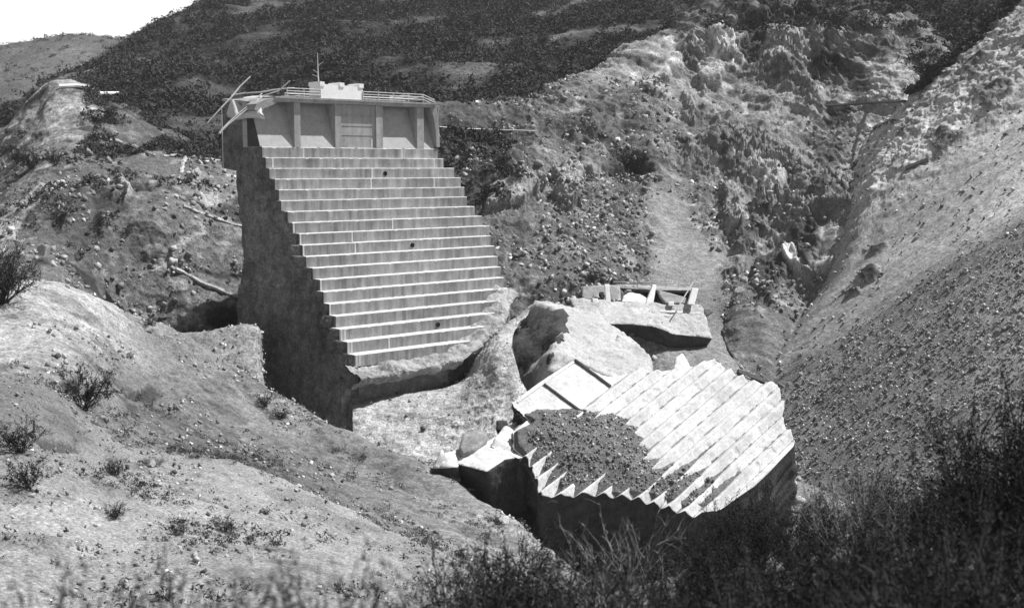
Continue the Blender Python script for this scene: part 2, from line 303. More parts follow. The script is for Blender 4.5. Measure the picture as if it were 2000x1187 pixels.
# left abutment hillside, rocky, behind the foreground bench
def d_left(G): return fbm(G, 30, 6, 21) * 3.2 + fbm(G, 7, 4, 22, ridged=True) * .8 + fbm(G, 1.6, 3, 23) * .3
def t_rocky(G, T):
    b = fbm(G, 9, 5, 24); c = fbm(G, 3, 4, 25)
    return T * (1 - .65 * smooth(.08, .28, b)) * (1 + .9 * smooth(.12, .35, c))
sheet('left_hillside', [
 [(-300, 420, 300, 0.086), (-60, 330, 300, 0.086), (0, 300, 290, 0.094), (60, 240, 285, 0.144), (110, 200, 290, 0.158), (165, 205, 290, 0.144), (220, 260, 280, 0.058), (320, 320, 265, 0.072), (430, 330, 245, 0.072), (540, 340, 235, 0.072), (640, 350, 230, 0.072)],
 [(-300, 400, 270, 0.094), (-60, 330, 262, 0.101), (0, 280, 260, 0.216), (55, 222, 260, 0.259), (105, 169, 262, 0.288), (170, 174, 262, 0.245), (232, 188, 266, .07), (320, 258, 256, .07), (430, 316, 234, 0.094), (540, 325, 228, 0.094), (640, 335, 205, 0.072)],
 [(-300, 480, 225, 0.101), (-60, 380, 225, 0.101), (0, 350, 225, 0.108), (60, 310, 225, 0.216), (110, 280, 228, 0.187), (170, 270, 230, 0.144), (230, 300, 228, 0.108), (320, 340, 218, 0.122), (430, 350, 220, 0.144), (540, 370, 222, 0.115), (640, 390, 198, 0.072)],
 [(-300, 600, 190, 0.130), (-60, 480, 190, 0.144), (0, 440, 190, 0.158), (60, 410, 192, 0.130), (110, 390, 194, 0.086), (170, 385, 197, 0.086), (230, 390, 200, 0.108), (320, 410, 198, 0.144), (430, 430, 204, 0.158), (540, 450, 210, 0.115), (640, 470, 200, 0.072)],
 [(-300, 700, 165, 0.144), (-60, 580, 168, 0.144), (0, 540, 168, 0.137), (60, 520, 170, 0.115), (110, 510, 176, 0.101), (170, 510, 183, 0.094), (230, 510, 189, 0.108), (320, 520, 192, 0.144), (430, 545, 198, 0.144), (540, 575, 200, 0.115), (640, 590, 190, 0.072)],
 [(-300, 860, 140, 0.144), (-60, 700, 142, 0.144), (0, 660, 142, 0.144), (60, 640, 145, 0.130), (110, 630, 156, 0.115), (170, 630, 168, 0.115), (230, 640, 180, 0.122), (320, 650, 190, 0.144), (430, 670, 191, 0.144), (540, 700, 192, 0.094), (640, 720, 176, 0.072)],
 [(-300, 1060, 115, 0.144), (-60, 900, 118, 0.144), (0, 860, 118, 0.144), (60, 840, 122, 0.130), (110, 830, 126, 0.130), (170, 830, 152, 0.130), (230, 830, 168, 0.144), (320, 840, 187, 0.144), (430, 850, 189, 0.144), (540, 880, 190, 0.115), (640, 900, 160, 0.072)],
], 420, 480, M['soil'], d_left, t_rocky)

# bench and shoulder running down to the right, in front of the standing block
def d_bench(G): return fbm(G, 22, 5, 31) * 1.3 + fbm(G, 6, 5, 32, ridged=True) * .45 + fbm(G, 1.3, 4, 33) * .22
def t_bench(G, T):
    b = fbm(G, 6, 5, 34); c = fbm(G, 1.6, 4, 35); return 1.15 * T * (1 - .35 * smooth(.08, .3, b)) * (1 - .4 * smooth(.25, .4, c)) * (1 + .2 * smooth(.15, .4, -c))
sheet('left_shoulder', [
 [(-400, 640, 150, 0.192), (-100, 640, 150, 0.218), (20, 640, 152, 0.218), (110, 650, 155, 0.218), (190, 680, 158, 0.218), (260, 720, 162, 0.192), (340, 770, 164, 0.154), (430, 820, 160, 0.128), (520, 880, 157, 0.128), (620, 960, 150, 0.128), (720, 1010, 146, 0.128), (850, 1060, 135, 0.128), (960, 1130, 124, 0.128), (1070, 1180, 112, 0.128), (1180, 1260, 100, 0.128)],
 [(-400, 560, 128, 0.230), (-100, 560, 128, 0.269), (20, 556, 128, 0.282), (110, 562, 131, 0.282), (190, 588, 135, 0.282), (260, 625, 140, 0.218), (340, 655, 145, 0.154), (430, 702, 144, 0.141), (520, 757, 141, 0.154), (620, 812, 136, 0.154), (720, 863, 130, 0.160), (850, 922, 122, 0.173), (960, 995, 111, 0.192), (1060, 1065, 101, 0.205), (1150, 1150, 92, 0.192)],
 [(-400, 640, 108, 0.256), (-100, 630, 108, 0.294), (20, 630, 108, 0.307), (100, 630, 112, 0.307), (170, 650, 117, 0.294), (240, 680, 124, 0.205), (320, 715, 130, 0.128), (410, 760, 130, 0.128), (500, 812, 127, 0.141), (600, 866, 122, 0.141), (700, 920, 117, 0.154), (820, 978, 108, 0.166), (930, 1050, 98, 0.179), (1030, 1120, 90, 0.192), (1120, 1200, 83, 0.192)],
 [(-400, 720, 92, 0.243), (-100, 700, 92, 0.282), (20, 700, 93, 0.269), (100, 695, 97, 0.243), (160, 705, 103, 0.218), (220, 735, 110, 0.154), (300, 775, 115, 0.109), (390, 825, 114, 0.102), (480, 878, 111, 0.109), (580, 925, 106, 0.115), (680, 975, 101, 0.128), (790, 1035, 94, 0.147), (900, 1100, 86, 0.166), (1000, 1170, 80, 0.179), (1100, 1250, 74, 0.192)],
 [(-400, 800, 78, 0.141), (-100, 770, 78, 0.154), (20, 760, 79, 0.154), (100, 780, 82, 0.128), (160, 800, 86, 0.128), (220, 830, 91, 0.128), (300, 860, 95, 0.102), (390, 900, 95, 0.090), (480, 935, 92, 0.090), (580, 985, 89, 0.096), (680, 1035, 85, 0.109), (790, 1095, 79, 0.128), (890, 1160, 73, 0.154), (1000, 1240, 68, 0.166), (1100, 1320, 64, 0.179)],
 [(-400, 1000, 62, 0.141), (-100, 950, 62, 0.141), (20, 940, 62, 0.141), (100, 950, 64, 0.128), (160, 960, 68, 0.128), (220, 980, 72, 0.128), (300, 1010, 76, 0.128), (390, 1050, 77, 0.128), (480, 1090, 75, 0.128), (580, 1130, 72, 0.128), (680, 1180, 69, 0.128), (790, 1240, 64, 0.128), (890, 1300, 60, 0.154), (1000, 1380, 56, 0.166), (1100, 1460, 52, 0.179)],
], 300, 520, M['soil'], d_bench, t_bench)

# rock bank that hides the heel of the standing block
def d_bank(G): return fbm(G, 6, 5, 36) * .6 + fbm(G, 1.6, 4, 37, ridged=True) * .2
bank = [[(240, 700, 172), (330, 690, 172), (400, 685, 172), (450, 682, 172), (485, 680, 172), (500, 678, 172), (503, 680, 173), (496, 690, 176)],
        [(240, 660, 158), (330, 652, 157), (400, 646, 156), (450, 640, 156), (485, 638, 156), (500, 640, 156), (505, 646, 158), (498, 652, 174)],
        [(240, 690, 154), (330, 684, 152), (400, 678, 151), (450, 672, 151), (485, 670, 151), (503, 672, 151.5), (508, 678, 154), (500, 684, 173)],
        [(240, 730, 150), (330, 725, 149), (400, 722, 148), (450, 720, 148), (485, 720, 148), (505, 722, 149), (511, 727, 152), (502, 732, 171)],
        [(240, 800, 146), (330, 800, 145), (400, 800, 145), (450, 800, 145), (485, 800, 145), (506, 800, 146), (514, 806, 149), (504, 812, 168)]]
sheet('rock_bank', [[c + (.24,) for c in r] for r in bank], 120, 180, M['soil'], d_bank)

# near slope at lower left
def d_near(G): return fbm(G, 14, 6, 41) * 1.0 + fbm(G, 3.5, 5, 42, ridged=True) * .28 + fbm(G, .6, 4, 43) * .09
def t_near(G, T):
    b = fbm(G, 4, 5, 44); c = fbm(G, .8, 4, 45); return 1.02 * T * (1 - .3 * smooth(.1, .3, b)) * (1 - .4 * smooth(.25, .4, c)) * (1 + .2 * smooth(.15, .4, -c))
sheet('near_slope', [
 [(-400, 850, 90, 0.158), (-100, 820, 90, 0.158), (20, 830, 90, 0.158), (110, 860, 90, 0.158), (200, 900, 90, 0.158), (330, 960, 88, 0.158), (460, 990, 86, 0.158), (600, 1050, 83, 0.158), (750, 1130, 78, 0.158), (880, 1200, 70, 0.158), (1000, 1260, 64, 0.158), (1120, 1320, 58, 0.158)],
 [(-400, 770, 66, 0.148), (-100, 745, 66, 0.158), (20, 740, 66, 0.148), (110, 768, 68, 0.137), (200, 825, 70, 0.148), (330, 880, 71, 0.179), (460, 912, 70, 0.211), (600, 970, 67, 0.221), (750, 1040, 63, 0.232), (880, 1100, 57, 0.221), (990, 1140, 52, 0.211), (1100, 1200, 47, 0.211)],
 [(-400, 850, 54, 0.158), (-100, 830, 54, 0.148), (20, 830, 54, 0.137), (110, 850, 56, 0.148), (200, 890, 58, 0.179), (330, 935, 59, 0.211), (460, 970, 58, 0.221), (600, 1025, 55, 0.232), (740, 1090, 51, 0.221), (860, 1145, 47, 0.221), (960, 1190, 43, 0.211), (1060, 1240, 39, 0.201)],
 [(-400, 960, 43, 0.211), (-100, 950, 43, 0.211), (20, 950, 43, 0.211), (110, 965, 44, 0.221), (200, 990, 46, 0.221), (330, 1020, 47, 0.232), (460, 1050, 46, 0.232), (600, 1100, 43, 0.221), (730, 1150, 40, 0.221), (840, 1195, 37, 0.211), (940, 1230, 34, 0.211), (1040, 1280, 31, 0.201)],
 [(-400, 1090, 34, 0.221), (-100, 1085, 34, 0.232), (20, 1085, 34, 0.242), (110, 1090, 35, 0.242), (200, 1105, 36, 0.237), (330, 1125, 36, 0.232), (460, 1145, 35, 0.221), (600, 1180, 33, 0.211), (720, 1215, 31, 0.211), (820, 1250, 29, 0.211), (920, 1290, 27, 0.201), (1020, 1330, 25, 0.201)],
 [(-400, 1260, 26, 0.221), (-100, 1255, 26, 0.232), (20, 1255, 26, 0.232), (110, 1260, 26, 0.232), (200, 1265, 26, 0.221), (330, 1275, 26, 0.211), (460, 1285, 26, 0.211), (600, 1305, 25, 0.201), (720, 1330, 24, 0.201), (820, 1350, 23, 0.201), (920, 1380, 22, 0.201), (1020, 1400, 21, 0.201)],
], 420, 520, M['near_soil'], d_near, t_near)

# landslide scarp on the right
def chute(G):
    S = proj(G); x, y = S[..., 0], S[..., 1]
    c = 1300 + (y - 380) * .17; w = np.interp(y, [330, 420, 560, 660], [12, 40, 62, 75])
    return smooth(1.5, .7, np.abs(x - c - 10 * np.sin(y / 37)) / w) * smooth(330, 400, y)
def d_scarp(G):
    ck = chute(G)
    w = np.stack([G[..., 0] * .7 + G[..., 2] * .5, G[..., 1] * .7, G[..., 2] * .6 - G[..., 0] * .5], -1)
    crag = smooth(-.15, .35, fbm(G, 40, 3, 55))
    fall = fbm(np.stack([G[..., 0], G[..., 1] * .3, G[..., 2] * .12], -1), 6, 5, 58, ridged=True) * .9
    tt_ = G @ np.array([.22, .10, .30]) + 1.1 * fbm(G, 18, 4, 60); sw = tt_ - np.floor(tt_); up_ = 1 - smooth(500, 570, proj(G)[..., 1]); strata = up_ * (sw ** 2.5) * 1.5 * (.4 + .6 * crag)
    t2 = G @ np.array([-.45, .15, .35]) + 1.3 * fbm(G, 12, 4, 69); s2 = t2 - np.floor(t2)
    return 3.4 * ck + (1 - ck) * (strata + .7 * up_ * s2 ** 2 * crag) + (1 - .85 * ck) * fall + (1 - .9 * ck) * (fbm(w, 34, 5, 51, ridged=True) * 5 + (.25 + .75 * crag) * (fbm(w, 9, 6, 52, ridged=True) * 4.2 + fbm(G, 2.8, 4, 53, ridged=True) * 1.3) + fbm(G, 1.2, 3, 54) * .4)
def t_scarp(G, T):
    b = fbm(G, 11, 5, 56); c = fbm(G, 5, 5, 57)
    e = fbm(np.stack([G[..., 0], G[..., 1] * .3, G[..., 2] * .15], -1), 4, 5, 59); ck = chute(G)
    t = 1.15 * T * (1 - .5 * smooth(.08, .28, b)) * (1 + 1.1 * smooth(.10, .35, c)) * (1 + .8 * e)
    return t * (1 - ck) + .2 * ck
sheet('landslide_scarp', [
 [(760, 250, 300, 0.085), (860, 250, 300, 0.085), (960, 255, 300, 0.085), (1060, 250, 310, 0.085), (1140, 200, 330, 0.085), (1230, 150, 350, 0.085), (1330, 90, 370, 0.085), (1400, 50, 380, 0.085), (1500, 20, 390, 0.085), (1620, 30, 380, 0.085), (1700, 60, 360, 0.085), (1790, 120, 330, 0.085), (1850, 200, 300, 0.085), (1920, 300, 280, 0.085)],
 [(760, 246, 262, 0.085), (860, 249, 262, 0.085), (960, 253, 265, 0.085), (1055, 246, 270, 0.119), (1130, 195, 285, 0.170), (1225, 142, 300, 0.238), (1325, 88, 325, 0.153), (1395, 40, 340, 0.085), (1500, 6, 350, 0.060), (1620, 16, 345, 0.060), (1700, 48, 325, 0.076), (1790, 105, 300, 0.102), (1850, 180, 275, 0.128), (1920, 280, 260, 0.128)],
 [(760, 300, 245, 0.043), (860, 300, 245, 0.043), (960, 305, 248, 0.043), (1055, 300, 252, 0.085), (1130, 260, 265, 0.111), (1225, 215, 280, 0.119), (1325, 160, 300, 0.221), (1395, 110, 312, 0.204), (1500, 80, 322, 0.136), (1620, 85, 318, 0.170), (1700, 110, 300, 0.136), (1775, 170, 280, 0.238), (1830, 250, 262, 0.238), (1900, 350, 245, 0.128)],
 [(760, 380, 228, 0.043), (870, 370, 228, 0.043), (970, 370, 230, 0.068), (1055, 370, 235, 0.128), (1130, 345, 246, 0.119), (1225, 310, 258, 0.085), (1315, 270, 275, 0.145), (1395, 230, 285, 0.153), (1490, 205, 292, 0.170), (1600, 205, 290, 0.170), (1690, 230, 275, 0.170), (1760, 290, 258, 0.187), (1810, 360, 242, 0.204), (1880, 450, 228, 0.170)],
 [(770, 480, 212, 0.068), (880, 470, 212, 0.076), (980, 460, 214, 0.111), (1060, 455, 218, 0.136), (1140, 440, 226, 0.102), (1225, 420, 236, 0.093), (1310, 390, 248, 0.145), (1390, 370, 255, 0.136), (1480, 350, 260, 0.162), (1570, 345, 258, 0.153), (1650, 365, 246, 0.170), (1710, 410, 230, 0.170), (1760, 460, 216, 0.170), (1840, 550, 200, 0.170)],
 [(780, 600, 198, 0.093), (890, 590, 198, 0.093), (990, 570, 199, 0.102), (1070, 550, 202, 0.102), (1150, 540, 208, 0.093), (1230, 530, 215, 0.093), (1310, 510, 223, 0.162), (1385, 490, 228, 0.153), (1460, 475, 230, 0.145), (1530, 480, 226, 0.136), (1590, 500, 216, 0.153), (1650, 540, 202, 0.153), (1710, 600, 207, 0.153), (1800, 690, 204, 0.153)],
 [(790, 700, 186, 0.102), (900, 700, 186, 0.102), (1000, 670, 187, 0.102), (1080, 650, 189, 0.093), (1160, 640, 193, 0.093), (1240, 630, 198, 0.102), (1320, 615, 203, 0.170), (1385, 600, 206, 0.170), (1440, 600, 206, 0.136), (1490, 610, 202, 0.119), (1540, 635, 198, 0.128), (1600, 680, 196, 0.136), (1670, 740, 192, 0.136), (1760, 830, 184, 0.136)],
 [(800, 830, 172, 0.102), (910, 820, 172, 0.102), (1010, 790, 172, 0.102), (1090, 770, 173, 0.102), (1170, 755, 175, 0.102), (1250, 745, 178, 0.111), (1330, 735, 181, 0.153), (1390, 725, 183, 0.145), (1430, 730, 183, 0.119), (1480, 745, 178, 0.111), (1530, 775, 186, 0.119), (1590, 820, 182, 0.119), (1650, 890, 174, 0.119), (1730, 960, 170, 0.119)],
 [(800, 960, 155, .12), (910, 950, 155, .12), (1010, 920, 155, .12), (1090, 900, 156, .12), (1170, 880, 157, .12), (1250, 870, 158, .12), (1330, 865, 156, .15), (1390, 865, 150, .15), (1430, 875, 147, .14), (1480, 890, 162, .13), (1530, 900, 168, .13), (1590, 940, 166, .13), (1650, 1000, 162, .13), (1730, 1080, 158, .13)],
], 560, 620, M['soil'], d_scarp, t_scarp)

# right-hand scree slope
def d_scree(G):
    # SU counts down the slope edge, SV runs across it: rills follow the fall line, which the rows trace
    up = smooth(4.5, 2.5, SU); q = np.stack([SU * 5, SV * .6, SU * 0], -1)
    rill = fbm(q, 1, 4, 62, ridged=True)
    return fbm(G, 26, 5, 61) * 1.0 + rill * (.10 + .25 * up) + fbm(G, 1.3, 4, 63) * .12 + up * (fbm(G, 6, 5, 64, ridged=True) * 1.3 + fbm(G, 1.8, 4, 65, ridged=True) * .5)
def t_scree(G, T):
    q = np.stack([SU * 4, SV * .5, SU * 0], -1); b = fbm(q, 1, 5, 66); up = smooth(4.5, 2.5, SU)
    return 1.3 * T * (1 + .55 * b) * (1 - .45 * up * smooth(.05, .3, fbm(G, 5, 5, 67))) * (1 + .5 * up * smooth(.1, .3, fbm(G, 3, 5, 68)))
PA, PN = P(1450, 745, 178), np.array([-.55, -.25, .80])
def pdepth(px, py):
    v = ray(px, py); k = v @ PN
    return (PA @ PN) / k if k < -.2 else (PA @ PN) / -.2
edge = [((1790, 195), (2000, 0), [.24, .26, .22, .2]), ((1752, 255), (2000, 50), [.3, .3, .24, .22]), ((1722, 320), (2000, 110), [.34, .32, .26, .24]), ((1690, 390), (2000, 170), [.28, .34, .32, .28]), ((1640, 520), (2000, 262), [.22, .26, .3, .3]),
        ((1590, 600), (2000, 320), [.2, .24, .28, .32]), ((1525, 680), (2000, 365), [.19, .24, .3, .38]), ((1462, 745), (2000, 400), [.17, .2, .24, .36]), ((1440, 800), (2000, 440), [.14, .14, .13, .15]), ((1410, 900), (2000, 530), [.13, .13, .15, .19]),
        ((1370, 1010), (2000, 640), [.15, .13, .14, .19]), ((1330, 1120), (2000, 760), [.2, .14, .12, .16]), ((1290, 1240), (2000, 900), [.2, .2, .14, .14]), ((1250, 1420), (2000, 1080), [.2, .2, .2, .2]), ((1200, 1600), (2000, 1300), [.2, .2, .2, .2])]
srows = []
for (x0, y0), (x1, y1), tn in edge:
    r = [(x0 - 70, y0 + 60, pdepth(x0, y0) + 32, tn[0]), (x0 - 8, y0 + 6, pdepth(x0, y0) + 4, tn[0])]
    for t, tt in ((.18, tn[0]), (.45, tn[1]), (.75, tn[2]), (1.0, tn[3]), (1.35, tn[3]), (1.8, tn[3])):
        x, y = x0 + (x1 - x0) * t, y0 + (y1 - y0) * t; r.append((x, y, pdepth(x, y), tt))
    srows.append(r)
sheet('scree_slope', srows, 620, 460, M['scree'], d_scree, t_scree)

# canyon floor below the fallen blocks
def d_floor(G): return fbm(G, 12, 5, 71) * .9 + fbm(G, 2.5, 3, 72) * .25
sheet('canyon_floor', [
 [(600, 640, 215, .2), (900, 640, 210, .2), (1150, 640, 210, .2), (1400, 640, 215, .2), (1700, 640, 220, .2)],
 [(600, 800, 190, .25), (900, 790, 185, .25), (1150, 770, 185, .25), (1400, 760, 188, .2), (1700, 760, 190, .2)],
 [(600, 950, 165, .25), (900, 930, 160, .3), (1150, 900, 158, .3), (1400, 880, 160, .2), (1700, 880, 160, .2)],
 [(600, 1080, 142, .25), (900, 1080, 140, .3), (1150, 1060, 138, .3), (1400, 1040, 136, .2), (1700, 1040, 130, .2)],
 [(600, 1180, 125, .25), (900, 1180, 124, .3), (1150, 1170, 124, .36), (1400, 1150, 118, .2), (1700, 1150, 110, .2)],
 [(600, 1400, 100, .25), (900, 1400, 98, .3), (1150, 1400, 96, .3), (1400, 1400, 92, .2), (1700, 1400, 88, .2)],
], 160, 200, M['soil'], d_floor)

# hill under the camera
xs = np.linspace(-45, 50, 260); ys = np.linspace(.3, 70, 260)
X, Y = np.meshgrid(xs, ys, indexing='ij')
def hill_z(x, y): return -1.7 - .3 * y + .25 * np.maximum(x - 1.5, 0) * smooth(4, 14, y) - .55 * np.maximum(y - 27, 0) - .02 * np.maximum(-x, 0)
Z = hill_z(X, Y); G = np.stack([X, Y, Z], -1); G[..., 2] += fbm(G, 4, 5, 81) * .3
mesh_np('near_hill', G.reshape(-1, 3), grid_faces(260, 260), M['near_soil'], smooth_=True, attr=np.full(260 * 260, .2))['kind'] = 'structure'
SHEETS['near_hill'] = dict(V=G.reshape(-1, 3), N=grid_normals(G).reshape(-1, 3), S=proj(G.reshape(-1, 3)), G=G)
# great ground sheet under everything
g = 4000.; V = np.array([(-g, -g, -150), (g, -g, -150), (g, g, -150), (-g, g, -150)])
mesh_np('ground', V, np.array([[0, 1, 2, 3]]), M['far'], attr=np.full(4, .12))['kind'] = 'structure'

# pale rock apron between the block's toe and the shoulder
def d_apron(G): return fbm(G, 9, 5, 75) * .9 + fbm(G, 3.2, 5, 76, ridged=True) * .42
sheet('rock_apron', [
 [(690, 770, 170, .36), (800, 765, 170, .36), (900, 750, 171, .36), (945, 690, 176, .36), (985, 646, 178, .38), (1020, 620, 180, .38), (1045, 600, 181, .38)],
 [(690, 800, 158, .36), (800, 782, 159, .36), (900, 762, 161, .36), (945, 700, 166, .38), (970, 668, 168, .4), (990, 654, 170, .4), (1006, 652, 170.5, .4)],
 [(690, 850, 153, .4), (800, 830, 153, .4), (890, 805, 153, .42), (940, 755, 156, .42), (970, 712, 157, .42), (988, 694, 158.5, .42), (1003, 685, 159, .42)],
 [(690, 910, 149, .4), (800, 890, 147, .42), (890, 860, 147, .42), (950, 810, 149, .42), (985, 775, 151, .42), (1006, 760, 151.5, .42), (1022, 757, 152, .42)],
 [(690, 980, 143, .42), (800, 960, 140, .42), (890, 930, 138, .42), (960, 880, 140, .42), (1005, 840, 142, .42), (1035, 820, 143, .42), (1060, 805, 143.5, .42)],
 [(690, 1080, 136, .42), (800, 1060, 133, .42), (890, 1050, 131, .42), (960, 1030, 132, .42), (1020, 1000, 133, .42), (1080, 970, 134, .42), (1130, 960, 134, .42)],
], 260, 300, M['soil'], d_apron)

# ------------------------------------------------------------------ the standing block of the dam
UA = math.radians(48); U = np.array([math.sin(UA), math.cos(UA), 0]); NN = np.array([U[1], -U[0], 0])
D0 = P(512, 287, 178)
def D(a, r, z): return D0 + U * a + NN * r + np.array([0, 0, z])     # z measured from the top tread
def a_for(px, r, z):
    k = (px - CX) / F; o = D(0, r, z); ct, st = math.cos(TH), math.sin(TH)
    # (o.x + a u.x) = k * ((o.y + a u.y) ct - o.z st)
    return (k * (o[1] * ct - o[2] * st) - o[0]) / (U[0] - k * U[1] * ct)
SH = 1.524
RK = [.7 * k + 1.3 / 38 * k * k for k in range(21)]
XL = [512, 519, 526, 537, 545, 549, 562, 571, 585, 591, 598, 611, 625, 632, 643, 656, 663, 678, 693, 712, 712]
XR = [855, 866, 887, 900, 907, 912, 927, 942, 956, 959, 966, 972, 978, 985, 994, 976, 966, 948, 918, 897, 830]
ZK = [-SH * k for k in range(21)]
A0 = [a_for(XL[k], RK[k], ZK[k]) for k in range(21)]; A1 = [a_for(XR[k], RK[k], ZK[k]) for k in range(21)]
dam = empty('concrete_dam_block', D(10, 5, -45))
tag(dam, 'tall standing slab of stepped concrete dam with arched alcoves along its crest', 'dam')
rnd = random.Random(3)
joints = {0: [785, 593], 1: [533, 848], 3: [725, 848], 7: [767, 574], 8: [688, 587], 9: [694, 593], 2: [727], 14: [645], 16: [667, 674], 17: [681, 687, 760], 18: [697, 703], 12: [627]}
for k in range(19):
    mb = MB(); r = RK[k]; zt = ZK[k]; zb = ZK[k + 1] - .05; rb = (RK[k - 1] if k else 0) - 1.2
    ch = .07
    a0, a1 = A0[k], A1[k]
    n = 80
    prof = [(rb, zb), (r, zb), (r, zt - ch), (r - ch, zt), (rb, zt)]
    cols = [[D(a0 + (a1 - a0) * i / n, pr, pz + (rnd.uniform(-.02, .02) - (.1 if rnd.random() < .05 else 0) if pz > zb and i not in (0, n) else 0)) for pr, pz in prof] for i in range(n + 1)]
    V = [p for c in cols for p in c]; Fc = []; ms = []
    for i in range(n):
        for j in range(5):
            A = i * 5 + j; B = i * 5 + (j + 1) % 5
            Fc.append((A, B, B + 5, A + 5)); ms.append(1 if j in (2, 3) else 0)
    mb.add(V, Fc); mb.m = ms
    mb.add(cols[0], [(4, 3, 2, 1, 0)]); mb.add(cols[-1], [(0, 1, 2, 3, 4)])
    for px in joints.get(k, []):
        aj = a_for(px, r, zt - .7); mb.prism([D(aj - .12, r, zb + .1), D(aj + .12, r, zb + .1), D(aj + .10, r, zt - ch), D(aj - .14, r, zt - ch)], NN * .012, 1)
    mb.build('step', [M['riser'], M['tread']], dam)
# inner core so nothing shows hollow
mb = MB()
for k in range(20):
    a0, a1 = A0[k] + .3, A1[k] - .3
    r1 = (RK[k - 1] if k else 0) - .6; z1, z0 = ZK[k], ZK[k + 1]
    mb.hexa([D(a0, -6, z0), D(a1, -6, z0), D(a1, r1, z0), D(a0, r1, z0), D(a0, -6, z1 - .02), D(a1, -6, z1 - .02), D(a1, r1, z1 - .02), D(a0, r1, z1 - .02)])
mb.hexa([D(A0[18] + .9, -6, -52), D(A1[19], -6, -52), D(A1[19], RK[18] - 4.5, -52), D(A0[18] + .9, RK[18] - 4.5, -52), D(A0[18] + .9, -6, ZK[20]), D(A1[19], -6, ZK[20]), D(A1[19], RK[18] - 4.5, ZK[20]), D(A0[18] + .9, RK[18] - 4.5, ZK[20])])
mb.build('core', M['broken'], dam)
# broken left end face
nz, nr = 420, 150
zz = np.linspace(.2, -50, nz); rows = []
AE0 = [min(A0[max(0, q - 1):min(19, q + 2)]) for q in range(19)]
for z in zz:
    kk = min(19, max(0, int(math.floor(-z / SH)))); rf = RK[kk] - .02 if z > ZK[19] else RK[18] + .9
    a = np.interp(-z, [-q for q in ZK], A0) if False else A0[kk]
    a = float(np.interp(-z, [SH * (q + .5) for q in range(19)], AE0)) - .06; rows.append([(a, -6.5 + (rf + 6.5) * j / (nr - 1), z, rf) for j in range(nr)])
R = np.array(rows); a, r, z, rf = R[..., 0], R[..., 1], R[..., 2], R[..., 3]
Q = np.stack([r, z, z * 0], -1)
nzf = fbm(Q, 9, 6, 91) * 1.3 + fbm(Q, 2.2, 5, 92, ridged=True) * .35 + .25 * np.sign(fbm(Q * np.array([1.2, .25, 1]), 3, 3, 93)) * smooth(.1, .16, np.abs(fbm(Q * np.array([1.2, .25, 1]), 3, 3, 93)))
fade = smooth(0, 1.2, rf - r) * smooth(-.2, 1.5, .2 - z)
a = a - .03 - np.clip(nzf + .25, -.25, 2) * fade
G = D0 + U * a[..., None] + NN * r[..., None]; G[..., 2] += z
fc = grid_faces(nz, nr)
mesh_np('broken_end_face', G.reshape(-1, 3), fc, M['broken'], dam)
# broken toe under the lowest step, climbing the right edge
def rowpt(k, px, o, dz, side):
    a = a_for(px, RK[k], ZK[k]); return D(a + side * o * 1.0, RK[k] + o * (1 - .5 * side), ZK[k] + dz)
cols = [(19, 690, 0), (19, 735, 0), (19, 770, 0), (19, 800, 0), (19, 830, 0), (19, 862, 0), (19, 893, .2), (18, 920, .5), (17, 948, .7), (16, 964, .8), (15, 975, .9), (14, 994, 1)]
zadd = [0, -.15, .1, -.1, .15, .4, .5, .2, 0, 0, 0, .2]
rowsd = [(-2.0, .1), (.0, 0), (.9, -.2), (1.7, -.8), (1.1, -1.7), (-.6, -2.4), (-2.4, -3.8), (-2.6, -14)]
A = np.array([[rowpt(k, px, o, dz * (1 if i < 8 else 1.25) + zadd[i], s) for i, (k, px, s) in enumerate(cols)] for o, dz in rowsd])
G = crom(A, 120); G = np.swapaxes(crom(np.swapaxes(G, 0, 1), 240), 0, 1)
du = np.gradient(G, axis=0); dv = np.gradient(G, axis=1); n = np.cross(dv, du); n /= np.linalg.norm(n, axis=-1, keepdims=True)
G = G + n * (fbm(G, 3.2, 5, 95) * 1.2 + fbm(G, .9, 4, 96, ridged=True) * .22)[..., None]
mesh_np('broken_toe', G.reshape(-1, 3), grid_faces(120, 240), M['toe'], dam)
# drain holes
for px, k in ((752, 2.9), (805, 9.9), (855, 16.8)):
    k0 = int(k); f = k - k0; zc = -SH * (k0 + .55); a = a_for(px, RK[k0], zc); mb = MB(); N_ = 16
    c = D(a, RK[k0], zc); up = np.array([0, 0, 1.]); ring = lambda rr, off: [c + NN * off + rr * (math.cos(2 * math.pi * i / N_) * U + math.sin(2 * math.pi * i / N_) * up) for i in range(N_)]
    V = ring(.36, .01) + ring(.36, .10) + ring(.30, .10) + ring(.30, .012)
    Fc = [(i + N_ * j, (i + 1) % N_ + N_ * j, (i + 1) % N_ + N_ * (j + 1), i + N_ * (j + 1)) for j in range(3) for i in range(N_)]
    mb.add(V, Fc, 0); mb.add(ring(.30, .012), [tuple(range(N_))], 0)
    mb.build('drain_hole', [M['dark']], dam)  # black disc paints the shaded depth of the hole
